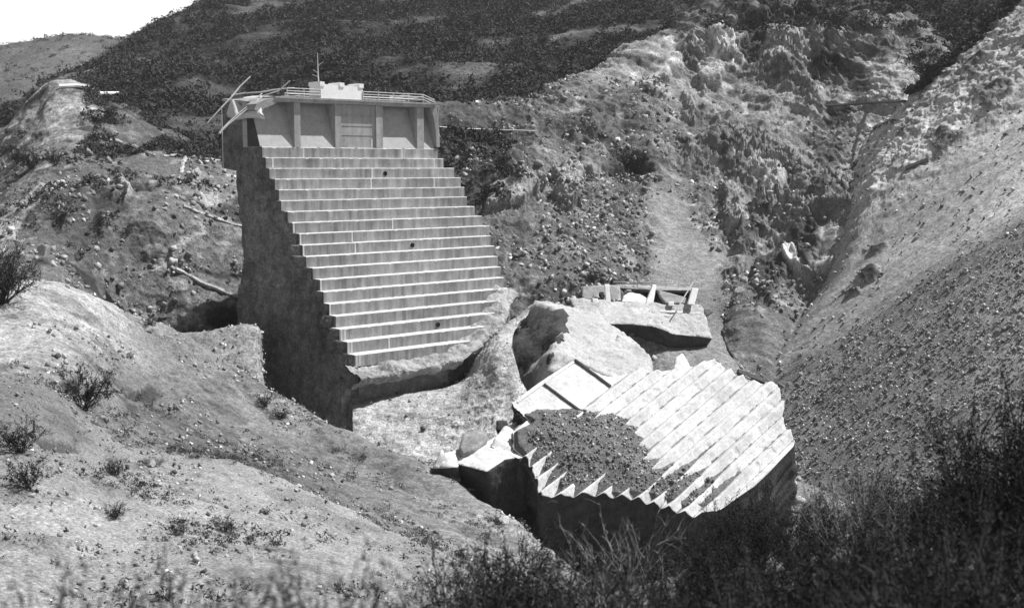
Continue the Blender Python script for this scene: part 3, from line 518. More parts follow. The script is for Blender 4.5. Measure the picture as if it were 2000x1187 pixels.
# --- crest
ZS, ZT = 6.55, 7.25            # soffit and roadway top above the first tread
pxs = [(575, 587), (655, 667), (735, 748), (815, 828)]
piers = [(a_for(p0, 0, 3), a_for(p1, 0, 3)) for p0, p1 in pxs]
AE = a_for(853, 0, 3)
for a0, a1 in piers:
    mb = MB(); mb.hexa([D(a0, -3.6, .001), D(a1, -3.6, .001), D(a1, -.02, .001), D(a0, -.02, .001), D(a0, -3.6, ZS), D(a1, -3.6, ZS), D(a1, -.02, ZS), D(a0, -.02, ZS)])
    mb.build('pier', M['crest'], dam)
def alcove(a0, a1, rbot, rtop, mat=M['alcove']):
    mb = MB(); mb.hexa([D(a0, -5, .002), D(a1, -5, .002), D(a1, rbot, .002), D(a0, rbot, .002), D(a0, -5, ZS - .01), D(a1, -5, ZS - .01), D(a1, rtop, ZS - .01), D(a0, rtop, ZS - .01)])
    mb.build('alcove_wall', mat, dam)
aL = a_for(509, 0, 1); al_ = a_for(540, .45, 7) - .35
alcove(aL, piers[0][0] - .003, -.15, -2.7)
mb = MB(); mb.prism([D(aL - .07, r, z) for r, z in ((-.2, .05), (-3.6, .05), (-3.6, ZS - .1), (-2.75, ZS - .1))], U * .06); mb.build('shade_plate', M['fallen_side'], dam)  # dark plate paints the shade on the alcove wall's open end
alcove(piers[0][1] + .003, piers[1][0] - .003, -.15, -2.7)
alcove(piers[2][1] + .003, piers[3][0] - .003, -.15, -2.7)
alcove(piers[3][1] + .003, AE - .35, -.15, -2.7)
mb = MB(); a0, a1 = piers[1][1] + .003, piers[2][0] - .003
mb.hexa([D(a0, -5, .002), D(a1, -5, .002), D(a1, -.3, .002), D(a0, -.3, .002), D(a0, -5, ZS - .01), D(a1, -5, ZS - .01), D(a1, -.3, ZS - .01), D(a0, -.3, ZS - .01)])
for zz_ in (1.9, 3.3, 4.8): mb.hexa([D(a0 + .3, -.3, zz_), D(a1 - .3, -.3, zz_), D(a1 - .3, -.24, zz_), D(a0 + .3, -.24, zz_), D(a0 + .3, -.3, zz_ + .06), D(a1 - .3, -.3, zz_ + .06), D(a1 - .3, -.24, zz_ + .06), D(a0 + .3, -.24, zz_ + .06)])
am = a_for(726, -.3, 1); mb.hexa([D(am - .12, -.3, .1), D(am + .12, -.3, .1), D(am + .12, -.27, .1), D(am - .12, -.27, .1), D(am - .12, -.3, 1.4), D(am + .12, -.3, 1.4), D(am + .12, -.27, 1.4), D(am - .12, -.27, 1.4)], 1)
mb.build('centre_panel', [M['crest'], M['tread']], dam)
# body behind the alcoves
mb = MB(); mb.hexa([D(1, -11, -3), D(AE - .4, -11, -3), D(AE - .4, -4.9, -3), D(1, -4.9, -3), D(1, -11, ZS - .02), D(AE - .4, -11, ZS - .02), D(AE - .4, -4.9, ZS - .02), D(1, -4.9, ZS - .02)])
mb.hexa([D(-.05, -11.2, ZS + .35), D(al_, -11.2, ZS + .35), D(al_, -3.9, ZS + .35), D(-.05, -3.9, ZS - .25), D(-.05, -11.2, ZS + .7), D(al_, -11.2, ZS + .7), D(al_, -3.9, ZS + .7), D(-.05, -3.9, ZS + .1)])
mb.build('crest_wall', M['crest'], dam)
# roadway slab with a shallow curb
mb = MB(); al = a_for(540, .45, 7)
mb.prism([D(al, .45, ZS), D(al, -10.8, ZS), D(AE - .6, -10.8, ZS), D(AE - .6, .45, ZS)], (0, 0, ZT - ZS - .25))
mb.prism([D(al - .3, .6, ZT - .25), D(al - .3, -11, ZT - .25), D(AE - .3, -11, ZT - .25), D(AE - .3, .6, ZT - .25)], (0, 0, .25))
mb.build('roadway_slab', M['crest'], dam)
# curved corbels left and right of the alcoves (outline bevels, real thickness)
def on_front(px, py, r):
    # point of the vertical plane r = const seen at (px, py)
    v = ray(px, py); o = D0 + NN * r; t = o @ NN / (v @ NN); return v * t
mb = MB()
out = [(577, 186), (560, 187), (540, 190), (518, 195), (502, 203), (497, 214), (505, 218), (510, 211), (520, 203), (540, 196), (560, 192), (577, 191)]
mb.prism([on_front(x, y, .42) for x, y in out], -NN * 3.2); mb.build('curved_corbel', M['crest'], dam)
mb = MB(); out = [(822, 192), (848, 193), (852, 205), (856, 230), (858, 258), (859, 287), (853, 287), (851, 255), (847, 228), (841, 210), (830, 200), (822, 198)]
mb.prism([on_front(x, y, .2) for x, y in out], -NN * 4.0); mb.build('curved_corbel', M['crest'], dam)
# left wing wall and its pale corner strip
mb = MB()
wing = [(-3.7, -3.2), (-3.7, 5.2), (-6, 6.9), (-9.6, 6.7), (-11.6, 4.2), (-11.9, -3), (-8, -3.4), (-6, -2.4)]
mb.prism([D(0, r, z) for r, z in wing], U * .9); mb.build('wing_wall', M['broken'], dam)
mb = MB(); mb.prism([D(-.06, -3.7, -2.2), D(-.06, -3.25, -2.2), D(-.06, -3.25, 5.2), D(-.06, -3.7, 5.2)], U * .5)
mb.build('corner_strip', M['tread'], dam)
# broken, sagging end of the roadway: lit slab
def rough_solid(poly, vec, seed, amp=.15, size=.7, taper=None):
    """closed solid from a polygon and an extrusion, cut fine and roughened"""
    import bmesh
    bm = bmesh.new(); a = [np.array(p, float) for p in poly]
    c = sum(a) / len(a)
    b = [(p + np.array(vec, float)) if taper is None else (c + (p - c) * taper + np.array(vec, float)) for p in a]
    va = [bm.verts.new(p) for p in a]; vb = [bm.verts.new(p) for p in b]; n = len(a)
    bm.faces.new(va); bm.faces.new(vb[::-1])
    for i in range(n): bm.faces.new((va[i], vb[i], vb[(i + 1) % n], va[(i + 1) % n]))
    bmesh.ops.recalc_face_normals(bm, faces=bm.faces)
    bmesh.ops.triangulate(bm, faces=bm.faces)
    for it in range(9):
        L = [e for e in bm.edges if e.calc_length() > size]
        if not L or len(bm.faces) > 60000: break
        bmesh.ops.subdivide_edges(bm, edges=L, cuts=1); bmesh.ops.triangulate(bm, faces=[f for f in bm.faces if len(f.verts) > 3])
    bm.normal_update()
    V = np.array([v.co[:] for v in bm.verts]); Nn = np.array([v.normal[:] for v in bm.verts])
    V = V + Nn * (fbm(V, 4., 4, seed) * amp * 2 + fbm(V, 1., 4, seed + 5, ridged=True) * amp)[:, None]
    Fc = [tuple(v.index for v in f.verts) for f in bm.faces] if False else None
    bm.verts.index_update(); Fc = np.array([[v.index for v in f.verts] for f in bm.faces])
    global LAST; LAST = np.array([0 if f.normal.z > .45 else 1 for f in bm.faces]); bm.free()  # faces not turned upward get the tone with shade painted in
    return V, Fc
def rough_obj(name, poly, vec, mat, seed, amp=.15, size=.7, taper=None, parent=None):
    V, Fc = rough_solid(poly, vec, seed, amp, size, taper)
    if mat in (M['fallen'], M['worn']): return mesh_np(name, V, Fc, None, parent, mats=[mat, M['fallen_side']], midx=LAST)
    return mesh_np(name, V, Fc, mat, parent)
sl = [P(453, 193, 184), P(500, 188, 184), P(545, 189, 183), P(532, 197, 179), P(512, 205, 178), P(508, 216, 177), P(516, 226, 176), P(498, 223, 177), P(478, 224, 178), P(462, 227, 180), P(443, 222, 183), P(447, 208, 184)]
rough_obj('sagging_slab', sl, (0, .6, -.5), M['tread'], 5, .06, .5, parent=dam)
# railings
def rail_run(a0, a1, r, name='railing', parent=dam, zt=ZT):
    root = None
    mb = MB()
    for h in (.45, .85, 1.25): mb.tube(D(a0, r, zt + h), D(a1, r, zt + h), .07)
    root = mb.build(name, M['steel'], parent)
    n = int((a1 - a0) / 2.4)
    for i in range(n + 1):
        aa = a0 + (a1 - a0) * i / n; m2 = MB(); m2.tube(D(aa, r, zt), D(aa, r, zt + 1.32), .08); o = m2.build('post', M['steel']); o.parent = root
        # keep world place: root mesh was shifted by the dam origin
        o.data.transform(__import__('mathutils').Matrix.Translation(-Vector(wloc(root))))
    return root
ab0, ab1 = a_for(622, -.2, 8), a_for(705, -.2, 8)
rail_run(a_for(560, .3, 8), ab0, .35); rail_run(ab1, a_for(826, .3, 8), .35)
rail_run(a_for(560, -10, 8), a_for(840, -10, 8), -10.5)
# sloping last panel of the right railing
mb = MB(); aa, bb = a_for(826, .3, 8), a_for(848, .3, 8)
for h in (.45, .85, 1.25): mb.tube(D(aa, .35, ZT + h), D(bb, .35, ZT + h - .75), .07)
mb.tube(D(bb, .35, ZT - .5), D(bb, .35, ZT + .55), .08)
mb.build('railing', M['steel'], dam)
# white boarded shelter on the roadway
sh = empty('white_parapet_box', D((ab0 + ab1) / 2, -1.4, ZT)); tag(sh, 'bright white boarded box standing on the crest roadway between the railings', 'shelter')
mb = MB(); mb.hexa([D(ab0, -2.6, ZT + .01), D(ab1, -2.6, ZT + .01), D(ab1, .3, ZT + .01), D(ab0, .3, ZT + .01), D(ab0, -2.6, ZT + 2.1), D(ab1, -2.6, ZT + 1.95), D(ab1, .3, ZT + 1.95), D(ab0, .3, ZT + 2.1)]); mb.build('body', M['white'], sh)
for t in (0.04, .5, .96):
    aa = ab0 + (ab1 - ab0) * t; mb = MB(); mb.hexa([D(aa - .4, -2.7, ZT + 1.8), D(aa + .4, -2.7, ZT + 1.8), D(aa + .4, .42, ZT + 1.8), D(aa - .4, .42, ZT + 1.8), D(aa - .4, -2.7, ZT + 2.45), D(aa + .4, -2.7, ZT + 2.4), D(aa + .4, .42, ZT + 2.4), D(aa - .4, .42, ZT + 2.45)]); mb.build('cap', M['white'], sh)
# dangling rails on the left end
def wire(name, pts, r, mat, label=None, cat=None, parent=None):
    mb = MB()
    for a_, b_ in zip(pts[:-1], pts[1:]): mb.tube(a_, b_, r)
    o = mb.build(name, mat, parent)
    if label: tag(o, label, cat)
    return o
dr = [[(405, 241, 178), (432, 211, 179), (452, 190, 180), (468, 170, 181), (489, 150, 182)], [(427, 262, 176), (445, 244, 177), (470, 224, 178), (495, 203, 179), (516, 187, 180), (545, 177, 180), (566, 158, 180)],
      [(431, 256, 176.5), (447, 239, 177.5), (470, 219, 178.5), (494, 199, 179.5), (512, 183, 180.5)], [(452, 186, 184), (478, 182, 184), (510, 180, 183), (545, 174, 183), (575, 172, 183)]]
for i, pl in enumerate(dr): wire('bent_rail', [P(*q) for q in pl], .11, M['steel'], parent=dam)
wire('hanging_cable', [P(433, 212, 180), P(434, 250, 180), P(436, 330, 180)], .06, M['steel'], parent=dam)
wire('hanging_cable', [P(428, 258, 176), P(431, 261, 176)], .14, M['steel'], parent=dam)
wire('hanging_cable', [P(850, 200, 203), P(853, 225, 203), P(852, 245, 203), P(860, 268, 203)], .06, M['steel'], parent=dam)
wire('hanging_cable', [P(857, 205, 204), P(856, 230, 204), P(854, 250, 204)], .05, M['steel'], parent=dam)
# bare mast beside the white box
mast = MB(); b0 = P(624, 190, 188)
mast.tube(b0, P(621, 140, 188), .13, r2=.1); mast.tube(P(621, 140, 188), P(620, 103, 188), .1, r2=.05)
mast.tube(P(620.5, 128, 188), P(632, 121, 188), .05, r2=.03); mast.tube(P(621, 143, 188), P(612, 137, 188), .06, r2=.04); mast.tube(P(621, 150, 188), P(610, 146, 188), .05, r2=.04)
tag(mast.build('mast', M['steel']), 'thin pale mast with short crooked arms rising behind the left end of white box', 'mast')

# ------------------------------------------------------------------ fallen stepped block
pd = np.array([1, 1, .542]); pd /= np.linalg.norm(pd); qd = np.array([1, -.643, -.659]); qd /= np.linalg.norm(qd)
nd = np.cross(pd, qd); nd *= np.sign(nd[2]); qd = np.cross(nd, pd) * (1 if np.cross(nd, pd) @ qd > 0 else -1)
def make_plane(origin, p, q, n):
    def hit(px, py, h=0.):
        v = ray(px, py); t = ((origin + n * h) @ n) / (v @ n); X = v * t - origin; return np.array([X @ p, X @ q])
    def pt(s, t, h): return origin + p * s + q * t + n * h
    return hit, pt
def spans(poly, qs):
    out = []
    for q in qs:
        xs_ = []
        for i in range(len(poly)):
            a, b = poly[i], poly[(i + 1) % len(poly)]
            if (a[1] - q) * (b[1] - q) < 0: xs_.append(a[0] + (b[0] - a[0]) * (q - a[1]) / (b[1] - a[1]))
        out.append((min(xs_), max(xs_)) if len(xs_) >= 2 else None)
    return out
def stepped_slab(name, hit, pt, outline, height_fn, qstep, npts, down, rings, seed, mats, parent=None, rag=.25, wallamp=.8, taper=.0):
    poly = [hit(x, y) for x, y in outline]
    q0 = min(p[1] for p in poly) + .02; q1 = max(p[1] for p in poly) - .02
    qs = np.arange(q0, q1, qstep); sp = spans(poly, qs)
    rows = []
    for q, s in zip(qs, sp):
        nzv = noise(np.array([[q * .6, seed, 0], [q * .6, seed + 9, 3]])) * rag + noise(np.array([[q * 2.3, seed, 5], [q * 2.3, seed + 9, 7]])) * rag * .5
        p = np.linspace(s[0] + nzv[0], s[1] + nzv[1], npts)
        rows.append(np.array([pt(pp, q, 0) + 0 for pp in p]) + nd_local[0] * height_fn(p, q)[:, None])
    G = np.array(rows); nq = len(qs)
    V = [G.reshape(-1, 3)]; idx = np.arange(nq * npts).reshape(nq, npts)
    Fc = [grid_faces(nq, npts)]; tq = (((qs[:-1] + qstep / 2) - qb) / SS) % 1.0
    wv = .045 + .05 * noise(np.stack([np.arange(nq - 1)[:, None] * .05 + np.zeros(npts - 1), np.zeros((nq - 1, npts - 1)) + np.arange(npts - 1) * .12, np.zeros((nq - 1, npts - 1))], -1))
    trough = (np.minimum(tq, 1 - tq)[:, None] < wv) & (qs[:-1] > qb - .2)[:, None]; mi = [np.where(trough, 2, 0).reshape(-1)]  # narrow stone-grey line along each step trough
    loop = list(idx[0, :]) + list(idx[1:, -1]) + list(idx[-1, :-1][::-1]) + list(idx[1:-1, 0][::-1])
    Lp = G.reshape(-1, 3)[loop]; prev = np.array(loop); base = nq * npts; cen = Lp.mean(0); m = len(loop)
    for k in range(1, rings + 1):
        t = k / rings
        Rg = Lp + np.array(down) * t; Rg = Rg + (cen - Lp) * np.array([1, 1, 0]) * taper * t
        out = (Lp - cen) * np.array([1, 1, 0]); out /= np.linalg.norm(out, axis=1)[:, None]
        Rg = Rg + out * ((fbm(Rg, 5, 4, seed) * wallamp * 1.4 + fbm(Rg, 1.4, 3, seed + 3, ridged=True) * wallamp * .35) * min(1, t * 3))[:, None]
        V.append(Rg); cur = np.arange(base, base + m); base += m
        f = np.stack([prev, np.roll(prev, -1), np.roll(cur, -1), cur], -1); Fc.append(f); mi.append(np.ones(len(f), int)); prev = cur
    return mesh_np(name, np.concatenate(V), np.concatenate(Fc), parent=parent, mats=mats, midx=np.concatenate(mi))
nd_local = [nd]
OR = P(1130, 800, 124)       # panel / step boundary
hit, pt = make_plane(OR, pd, qd, nd)
outlineA = [(999, 788), (1050, 750), (1122, 703), (1158, 728), (1195, 738), (1255, 724), (1290, 730), (1312, 722), (1340, 717), (1378, 712), (1395, 704), (1407, 717), (1440, 735), (1475, 750), (1518, 753), (1527, 790), (1530, 830), (1552, 860),
            (1546, 880), (1520, 905), (1480, 948), (1440, 976), (1400, 997), (1355, 1014), (1300, 996), (1250, 982), (1200, 972), (1150, 970), (1090, 974), (1056, 975), (1047, 940), (1030, 905), (1003, 878), (1000, 845), (1035, 828), (1015, 805)]
SS = 1.33; HH = .72
qb = hit(1130, 800)[1] + .3       # q where steps begin
def hA(p, q):
    if q < qb: h = np.zeros_like(p) + 0.1
    else:
        t = ((q - qb) / SS) % 1.0; f = .36
        h = np.full_like(p, HH * (t / f if t < f else (1 - t) / (1 - f)))
        kk = int((q - qb) / SS); h = h * (1 + .12 * math.sin(kk * 2.7)) + .04 * math.sin(kk * 5.1)
        h = h - .10 * smooth(.38, .5, noise(np.stack([p * .7, p * 0 + q * .9, p * 0 + 3], -1)))
    V = np.stack([p, p * 0 + q, p * 0], -1); h = h * (1.08 - .26 * smooth(-8, 12, p))
    return h + fbm(V, 3, 3, 7) * .10 + fbm(V, .7, 3, 8) * .03
fb = empty('fallen_stepped_block', P(1250, 1080, 119)); tag(fb, 'huge bright fallen block of stepped concrete lying on its back with gravel on top', 'concrete block')
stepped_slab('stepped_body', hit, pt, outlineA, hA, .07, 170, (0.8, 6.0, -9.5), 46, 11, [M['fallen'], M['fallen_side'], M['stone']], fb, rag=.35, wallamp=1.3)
def strip_on(p0, p1, w, h, name, mat, parent, hp=None):
    a = np.array(hit(*p0)); b = np.array(hit(*p1)); d = b - a; d /= np.linalg.norm(d); e = np.array([-d[1], d[0]]) * w / 2
    mb = MB(); c = [a - e, b - e, b + e, a + e]
    mb.hexa([pt(x[0], x[1], .0) for x in c] + [pt(x[0], x[1], .1 + h) for x in c]); return mb.build(name, mat, parent)
strip_on((1062, 752), (1134, 805), .22, .16, 'rib', M['fallen_side'], fb)
strip_on((1122, 705), (1192, 757), .25, .2, 'rib', M['fallen_side'], fb)
strip_on((1010, 787), (1121, 708), .2, .08, 'rib', M['fallen'], fb)

# gravel heap lying on it
heap = [(1000, 850), (1012, 832), (1055, 817), (1120, 814), (1190, 822), (1225, 835), (1240, 860), (1262, 905), (1285, 950), (1250, 962), (1200, 955), (1130, 950), (1085, 948), (1072, 925), (1060, 900), (1030, 895), (1012, 880)]
hp = np.array([hit(x, y) for x, y in heap])
outp = np.array([hit(x, y) for x, y in outlineA])
ss, tt = np.meshgrid(np.linspace(hp[:, 0].min() - 8, hp[:, 0].max() + 8, 260), np.linspace(hp[:, 1].min() - 4, hp[:, 1].max() + 9, 260), indexing='ij')
st = np.stack([ss, tt], -1); sdv = sdist(st, hp); so_ = sdist(st, outp)
V3 = np.stack([ss, tt, ss * 0], -1)
lowq = smooth(hit(1230, 900)[1], hit(1300, 960)[1], tt)      # drifts into the furrows at the lower right
hh = np.where(sdv > 0, .62 + np.minimum(sdv * .18, .6), .62 + sdv * (.5 - .43 * lowq))
hh = hh + fbm(V3, 1.1, 5, 15) * .24 + fbm(V3, 5, 3, 16) * .3
hh = np.minimum(hh, so_ * (1.1 + 1.4 * (1 - lowq) * (ss < -3)) - .9 + .6 * (ss < -3) * (1 - lowq))
Gh = OR + pd * ss[..., None] + qd * tt[..., None] + nd * np.maximum(hh, -1.2)[..., None]
keep = (hh > -.6).reshape(-1); fcs = grid_faces(260, 260); fcs = fcs[keep[fcs].all(1)]
gh = mesh_np('gravel_heap', Gh.reshape(-1, 3), fcs, M['gravel']); tag(gh, 'dark gravel and broken rock heaped on the bright fallen block', 'gravel', kind='stuff')
HV = Gh.reshape(-1, 3)[(hh.reshape(-1) > .3) & (so_.reshape(-1) > 1.2)]

# ------------------------------------------------------------------ other fallen fragments
def frag(name, pts, vec, mat, seed, label, amp=.15, size=.6, taper=None, cat='concrete block', group=None):
    base = np.mean([P(*p) for p in pts], 0) + np.array(vec)
    root_v, Fc = rough_solid([P(*p) for p in pts], vec, seed, amp, size, taper)
    o = mesh_np(name, root_v - base, Fc, mats=[mat, M['fallen_side']], midx=LAST) if mat is M['fallen'] else mesh_np(name, root_v - base, Fc, mat); o.location = tuple(map(float, base)); tag(o, label, cat, group)
    return o
frag('concrete_fragment', [(888, 905, 117.5), (905, 892, 118.4), (932, 872, 120.2), (966, 853, 122.1), (985, 866, 120.2), (1012, 893, 117.5), (985, 898, 116.6), (951, 921, 114.7)], (1.0, 3.5, -6.5), M['fallen'], 21, 'flat-topped pale block with dark jagged front left of the gravel-topped block', .16, .5)
frag('concrete_fragment', [(958, 872, 119.3), (966, 855, 120.2), (986, 833, 122.1), (1010, 824, 124.0), (1004, 850, 121.2), (1022, 893, 117.5), (1012, 895, 117.0)], (.6, 1.5, -4), M['fallen'], 22, 'pale wedge-shaped block raised between the flat-topped block and the gravel', .1, .5)
frag('concrete_fragment', [(846, 915, 117.5), (863, 880, 119.3), (868, 888, 118.4), (895, 880, 120.2), (905, 890, 119.3), (893, 912, 116.6), (875, 914, 116.6)], (0, 1.5, -4), M['apron'] if False else M['fallen'], 24, 'small pointed pale block at the far left of the fallen pile', .18, .5)
frag('rock_slab', [(897, 872, 119.3), (905, 850, 121.2), (938, 838, 123.0), (952, 845, 122.1), (948, 858, 120.2), (925, 876, 118.4), (905, 886, 117.9)], (0, 1, -2.2), M['stone'], 25, 'rounded dark grey rock slab resting above the flat-topped pale block', .2, .4, cat='rock')
frag('rock_slab', [(1003, 838, 121.2), (1018, 826, 122.1), (1032, 829, 122.1), (1026, 838, 121.2), (1010, 844, 120.7)], (0, .3, -.8), M['stone'], 26, 'thin dark rock slab at the upper left edge of the gravel heap', .06, .3, cat='rock')
frag('concrete_fragment', [(970, 840, 125.8), (970, 822, 126.7), (990, 822, 126.7), (990, 838, 125.8)], (.6, 1, -2.5), M['fallen_side'], 27, 'small upright dark chunk in the gap behind the pale wedge block', .1, .4)
# side of the panel end, dark
# big tilted block with dark left face
frag('tilted_rock_block', [(1048, 593, 185), (1112, 603, 183), (1175, 622, 180), (1200, 645, 176), (1232, 662, 173), (1262, 700, 166), (1275, 728, 160), (1195, 742, 150), (1122, 706, 152), (1078, 728, 150), (1080, 690, 155), (1102, 650, 164), (1097, 612, 173)], (-9, 15, -12), M['apron'], 31, 'large pale tilted rock block with shaded left face behind the stepped fallen block', .5, .7, cat='rock')
frag('dark_faced_rock', [(1097, 612, 170), (1101, 650, 163.5), (1080, 690, 154.5), (1078, 735, 150.5), (1022, 775, 159), (985, 690, 166), (1010, 645, 171)], (4, 9, -9), M['fallen_side'], 32, 'dark rough rock face wedged between pale apron and tilted pale block', .5, .8, cat='rock')  # shade of the sunless face put into the dark tone
frag('rounded_rock', [(1208, 658, 170), (1245, 672, 168), (1266, 700, 165), (1270, 724, 162), (1248, 722, 161), (1222, 700, 163), (1200, 680, 166)], (1.5, 4, -5), M['apron'], 33, 'rounded grey rock mass under the overhanging crest fragment', .35, .5, cat='rock')
frag('rock_slab', [(1136, 636, 175), (1152, 634, 176), (1172, 642, 175), (1184, 652, 173), (1170, 657, 172), (1150, 652, 172)], (0, .2, -.6), M['broken'], 34, 'small dark slab standing in for the shaded hollow of the tilted pale block', .1, .4, cat='rock')  # dark slab added to stand for the shade in the block's hollow
frag('concrete_fragment', [(1316, 728, 160), (1322, 700, 163), (1332, 690, 165), (1344, 708, 163), (1350, 726, 160)], (.5, 2.5, -3), M['fallen'], 35, 'small pale pointed chunk beneath the overhanging crest fragment', .15, .4)
frag('concrete_fragment', [(1376, 712, 134), (1394, 703, 135), (1404, 712, 134), (1400, 722, 132), (1382, 722, 132)], (0, 1, -1.5), M['fallen'], 36, 'small white lump on the top corner of the stepped fallen block', .12, .3)
# crest fragment (inverted wedge) with parts
cf = empty('crest_fragment', P(1290, 715, 186)); tag(cf, 'overhanging fallen crest piece with broken walls, rails and dark underside', 'concrete block')
def rp(name, pts, vec, mat, seed, amp=.1, size=.5, taper=None): return rough_obj(name, [P(*p) for p in pts], vec, mat, seed, amp, size, taper, parent=cf)
top = [(1113, 584, 189), (1180, 588, 189), (1260, 593, 189), (1368, 597, 189), (1378, 622, 186), (1390, 661, 182), (1350, 656, 181), (1312, 652, 180), (1272, 637, 180), (1230, 634, 181), (1190, 633, 181), (1175, 622, 183), (1122, 606, 186)]
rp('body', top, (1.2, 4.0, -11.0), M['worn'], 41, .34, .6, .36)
for i, (y0, x0, x1, d) in enumerate(((600, 1125, 1368, 187.3), (609, 1140, 1366, 186.3), (618, 1168, 1340, 185.2), (626, 1190, 1300, 184.2))):
    rp('lift_edge', [(x0, y0, d), (x1, y0 + 9 - i * 2, d), (x1, y0 + 12 - i * 2, d - .4), (x0, y0 + 3, d - .4)], (0, .3, -.45), M['tread'], 50 + i, .03, .6)
rp('parapet_wall', [(1137, 559, 194), (1208, 557, 195), (1211, 586, 193), (1137, 585, 192)], (.3, 1.2, -.4), M['crest'], 42, .08, .4)
rp('wall_pier', [(1181, 556, 193), (1190, 556, 193), (1193, 592, 190), (1184, 592, 190)], (0, .8, 0), M['tread'], 43, .05, .3)
rp('roadway_slab', [(1208, 556, 198), (1345, 560, 198), (1360, 567, 196), (1290, 567, 196), (1210, 562, 196.5)], (0, 1.5, -.6), M['crest'], 44, .05, .5)
rp('shadow_sheet', [(1212, 562, 198.5), (1350, 566, 198.5), (1352, 598, 195), (1212, 594, 195)], (.2, 1.2, 0), M['dark'], 45, .05, .6)  # black sheet painted in place of the shadow under the roadway slab
rp('broken_lump', [(1215, 590, 189.5), (1218, 577, 191), (1230, 571, 192), (1250, 574, 192), (1262, 582, 191), (1260, 593, 189.5)], (0, 1.6, -.5), M['tread'], 46, .12, .35)
rp('leaning_pier', [(1275, 556, 193), (1282, 557, 193), (1276, 592, 189), (1262, 591, 189)], (0, .9, 0), M['tread'], 47, .05, .3)
rp('broken_lump', [(1285, 566, 191), (1340, 582, 190), (1345, 592, 189), (1300, 592, 189), (1290, 580, 190)], (0, 1.2, -.3), M['crest'], 48, .1, .35)
rp('upright_slab', [(1352, 563, 190), (1364, 564, 190), (1356, 596, 187), (1343, 595, 187)], (0, .8, 0), M['tread'], 49, .04, .3)
rp('kerb_block', [(1157, 584, 188.5), (1168, 584, 188.5), (1169, 591, 188), (1157, 591, 188)], (0, .8, 0), M['tread'], 60, .03, .3)
rp('kerb_block', [(1305, 590, 188.3), (1316, 590, 188.3), (1316, 598, 187.8), (1305, 598, 187.8)], (0, .8, 0), M['tread'], 61, .03, .3)
rp('dark_ledge', [(1367, 604, 188), (1388, 603, 188), (1393, 609, 188), (1380, 618, 187), (1367, 617, 187)], (0, 1.5, -.4), M['broken'], 62, .05, .3)
wire('broken_rail', [P(1198, 550, 197), P(1240, 551, 197), P(1290, 553, 196), P(1350, 556, 196)], .07, M['steel'], parent=cf)
wire('broken_rail', [P(1200, 554, 197), P(1250, 555, 197), P(1340, 560, 196)], .06, M['steel'], parent=cf)
for x in (1215, 1245, 1272, 1300, 1325): wire('rail_post', [P(x, 562, 197), P(x + 1, 549, 197)], .06, M['steel'], parent=cf)
wire('leaning_pipe', [P(1320, 607, 184), P(1338, 577, 186), P(1354, 551, 188)], .1, M['steel'], parent=cf)

# debris timbers and low walls
def beam(name, p0, p1, w, label, mat=M['wood'], cat='timber'):
    a, b = P(*p0), P(*p1); mb = MB(); mb.tube(a, b, w, 5, w * .8); mb.tube(a + np.array([0, .3, -w]), b + np.array([.1, .3, -w * 1.2]), w * .7, 5)
    base = (a + b) / 2; mb.v = [tuple(np.array(v) - base) for v in mb.v]; o = mb.build(name, mat); o.location = tuple(map(float, base)); tag(o, label, cat)
def rest(px, py, names, up=.0):
    v, n = locate(px, py, names); return v + n * up, n
def beam_on(name, pts, names, w, label, mat=M['wood'], cat='timber', h=.15, split=None):
    ps = [rest(x, y, names)[0] + np.array([0, 0, h]) for x, y in pts]; base = ps[0].copy(); mb = MB()
    for a, b in zip(ps[:-1], ps[1:]): mb.tube(a - base, b - base, w, 5)
    o = mb.build(name, mat); o.location = tuple(map(float, base)); tag(o, label, cat); return o
RS = ['landslide_scarp', 'scree_slope']
beam_on('broken_timber', [(1768, 331), (1816, 313)], RS, .45, 'dark broken timber trestle lying across the pale scree high on the right')
beam_on('broken_timber', [(1706, 249), (1742, 237)], RS, .5, 'short dark timber wreck below the road ledge on the scarp')
beam_on('fallen_beam', [(1440, 728), (1490, 748)], RS, .45, 'dark beam lying just behind the top edge of stepped fallen block', h=.4)
beam_on('road_edge', [(1600, 206), (1650, 206), (1700, 202), (1768, 196)], RS, .3, 'dark remains of a road edge running across the upper scarp', cat='road edge')
beam_on('road_wall', [(862, 250), (900, 251), (950, 253), (1000, 254), (1046, 256)], ['landslide_scarp'], .14, 'thin pale roadside wall behind the right end of the crest', M['tread'], 'wall', h=.3)
LS = ['left_hillside']
for pts, lab in (([(360, 402), (385, 412), (410, 420), (440, 432), (478, 441)], 'upper pale stone path edging on the hillside left of the block'),
                 ([(335, 520), (362, 532), (390, 548), (425, 562), (450, 573), (480, 577)], 'lower pale stone path edging on the hillside left of the block'),
                 ([(205, 268), (240, 277), (270, 288), (305, 302)], 'straight pale path edging on the slope below the brush'),
                 ([(350, 348), (358, 325), (362, 304)], 'short steep pale edging rising to the road line'),
                 ([(322, 303), (360, 302), (400, 308), (432, 311)], 'dark-shadowed road edging leading to the crest from the left')):
    # a kerb of laid stones: irregular tapering prisms
    ps = [rest(x, y, LS)[0] for x, y in pts]; base = ps[0].copy(); mb = MB(); rr = random.Random(len(pts))
    L = []
    for a, b in zip(ps[:-1], ps[1:]):
        n_ = max(2, int(np.linalg.norm(b - a) / 1.1))
        for i in range(n_): L.append(a + (b - a) * i / n_ + np.array([rr.uniform(-.2, .2), rr.uniform(-.3, .3), .1 + rr.uniform(-.12, .12)]))
    L.append(ps[-1])
    for a, b in zip(L[:-1], L[1:]): mb.tube(a - base, b - base, rr.uniform(.22, .42), 5, rr.uniform(.22, .42))
    o = mb.build('stone_edging', M['palestone']); o.location = tuple(map(float, base)); tag(o, lab, 'edging')
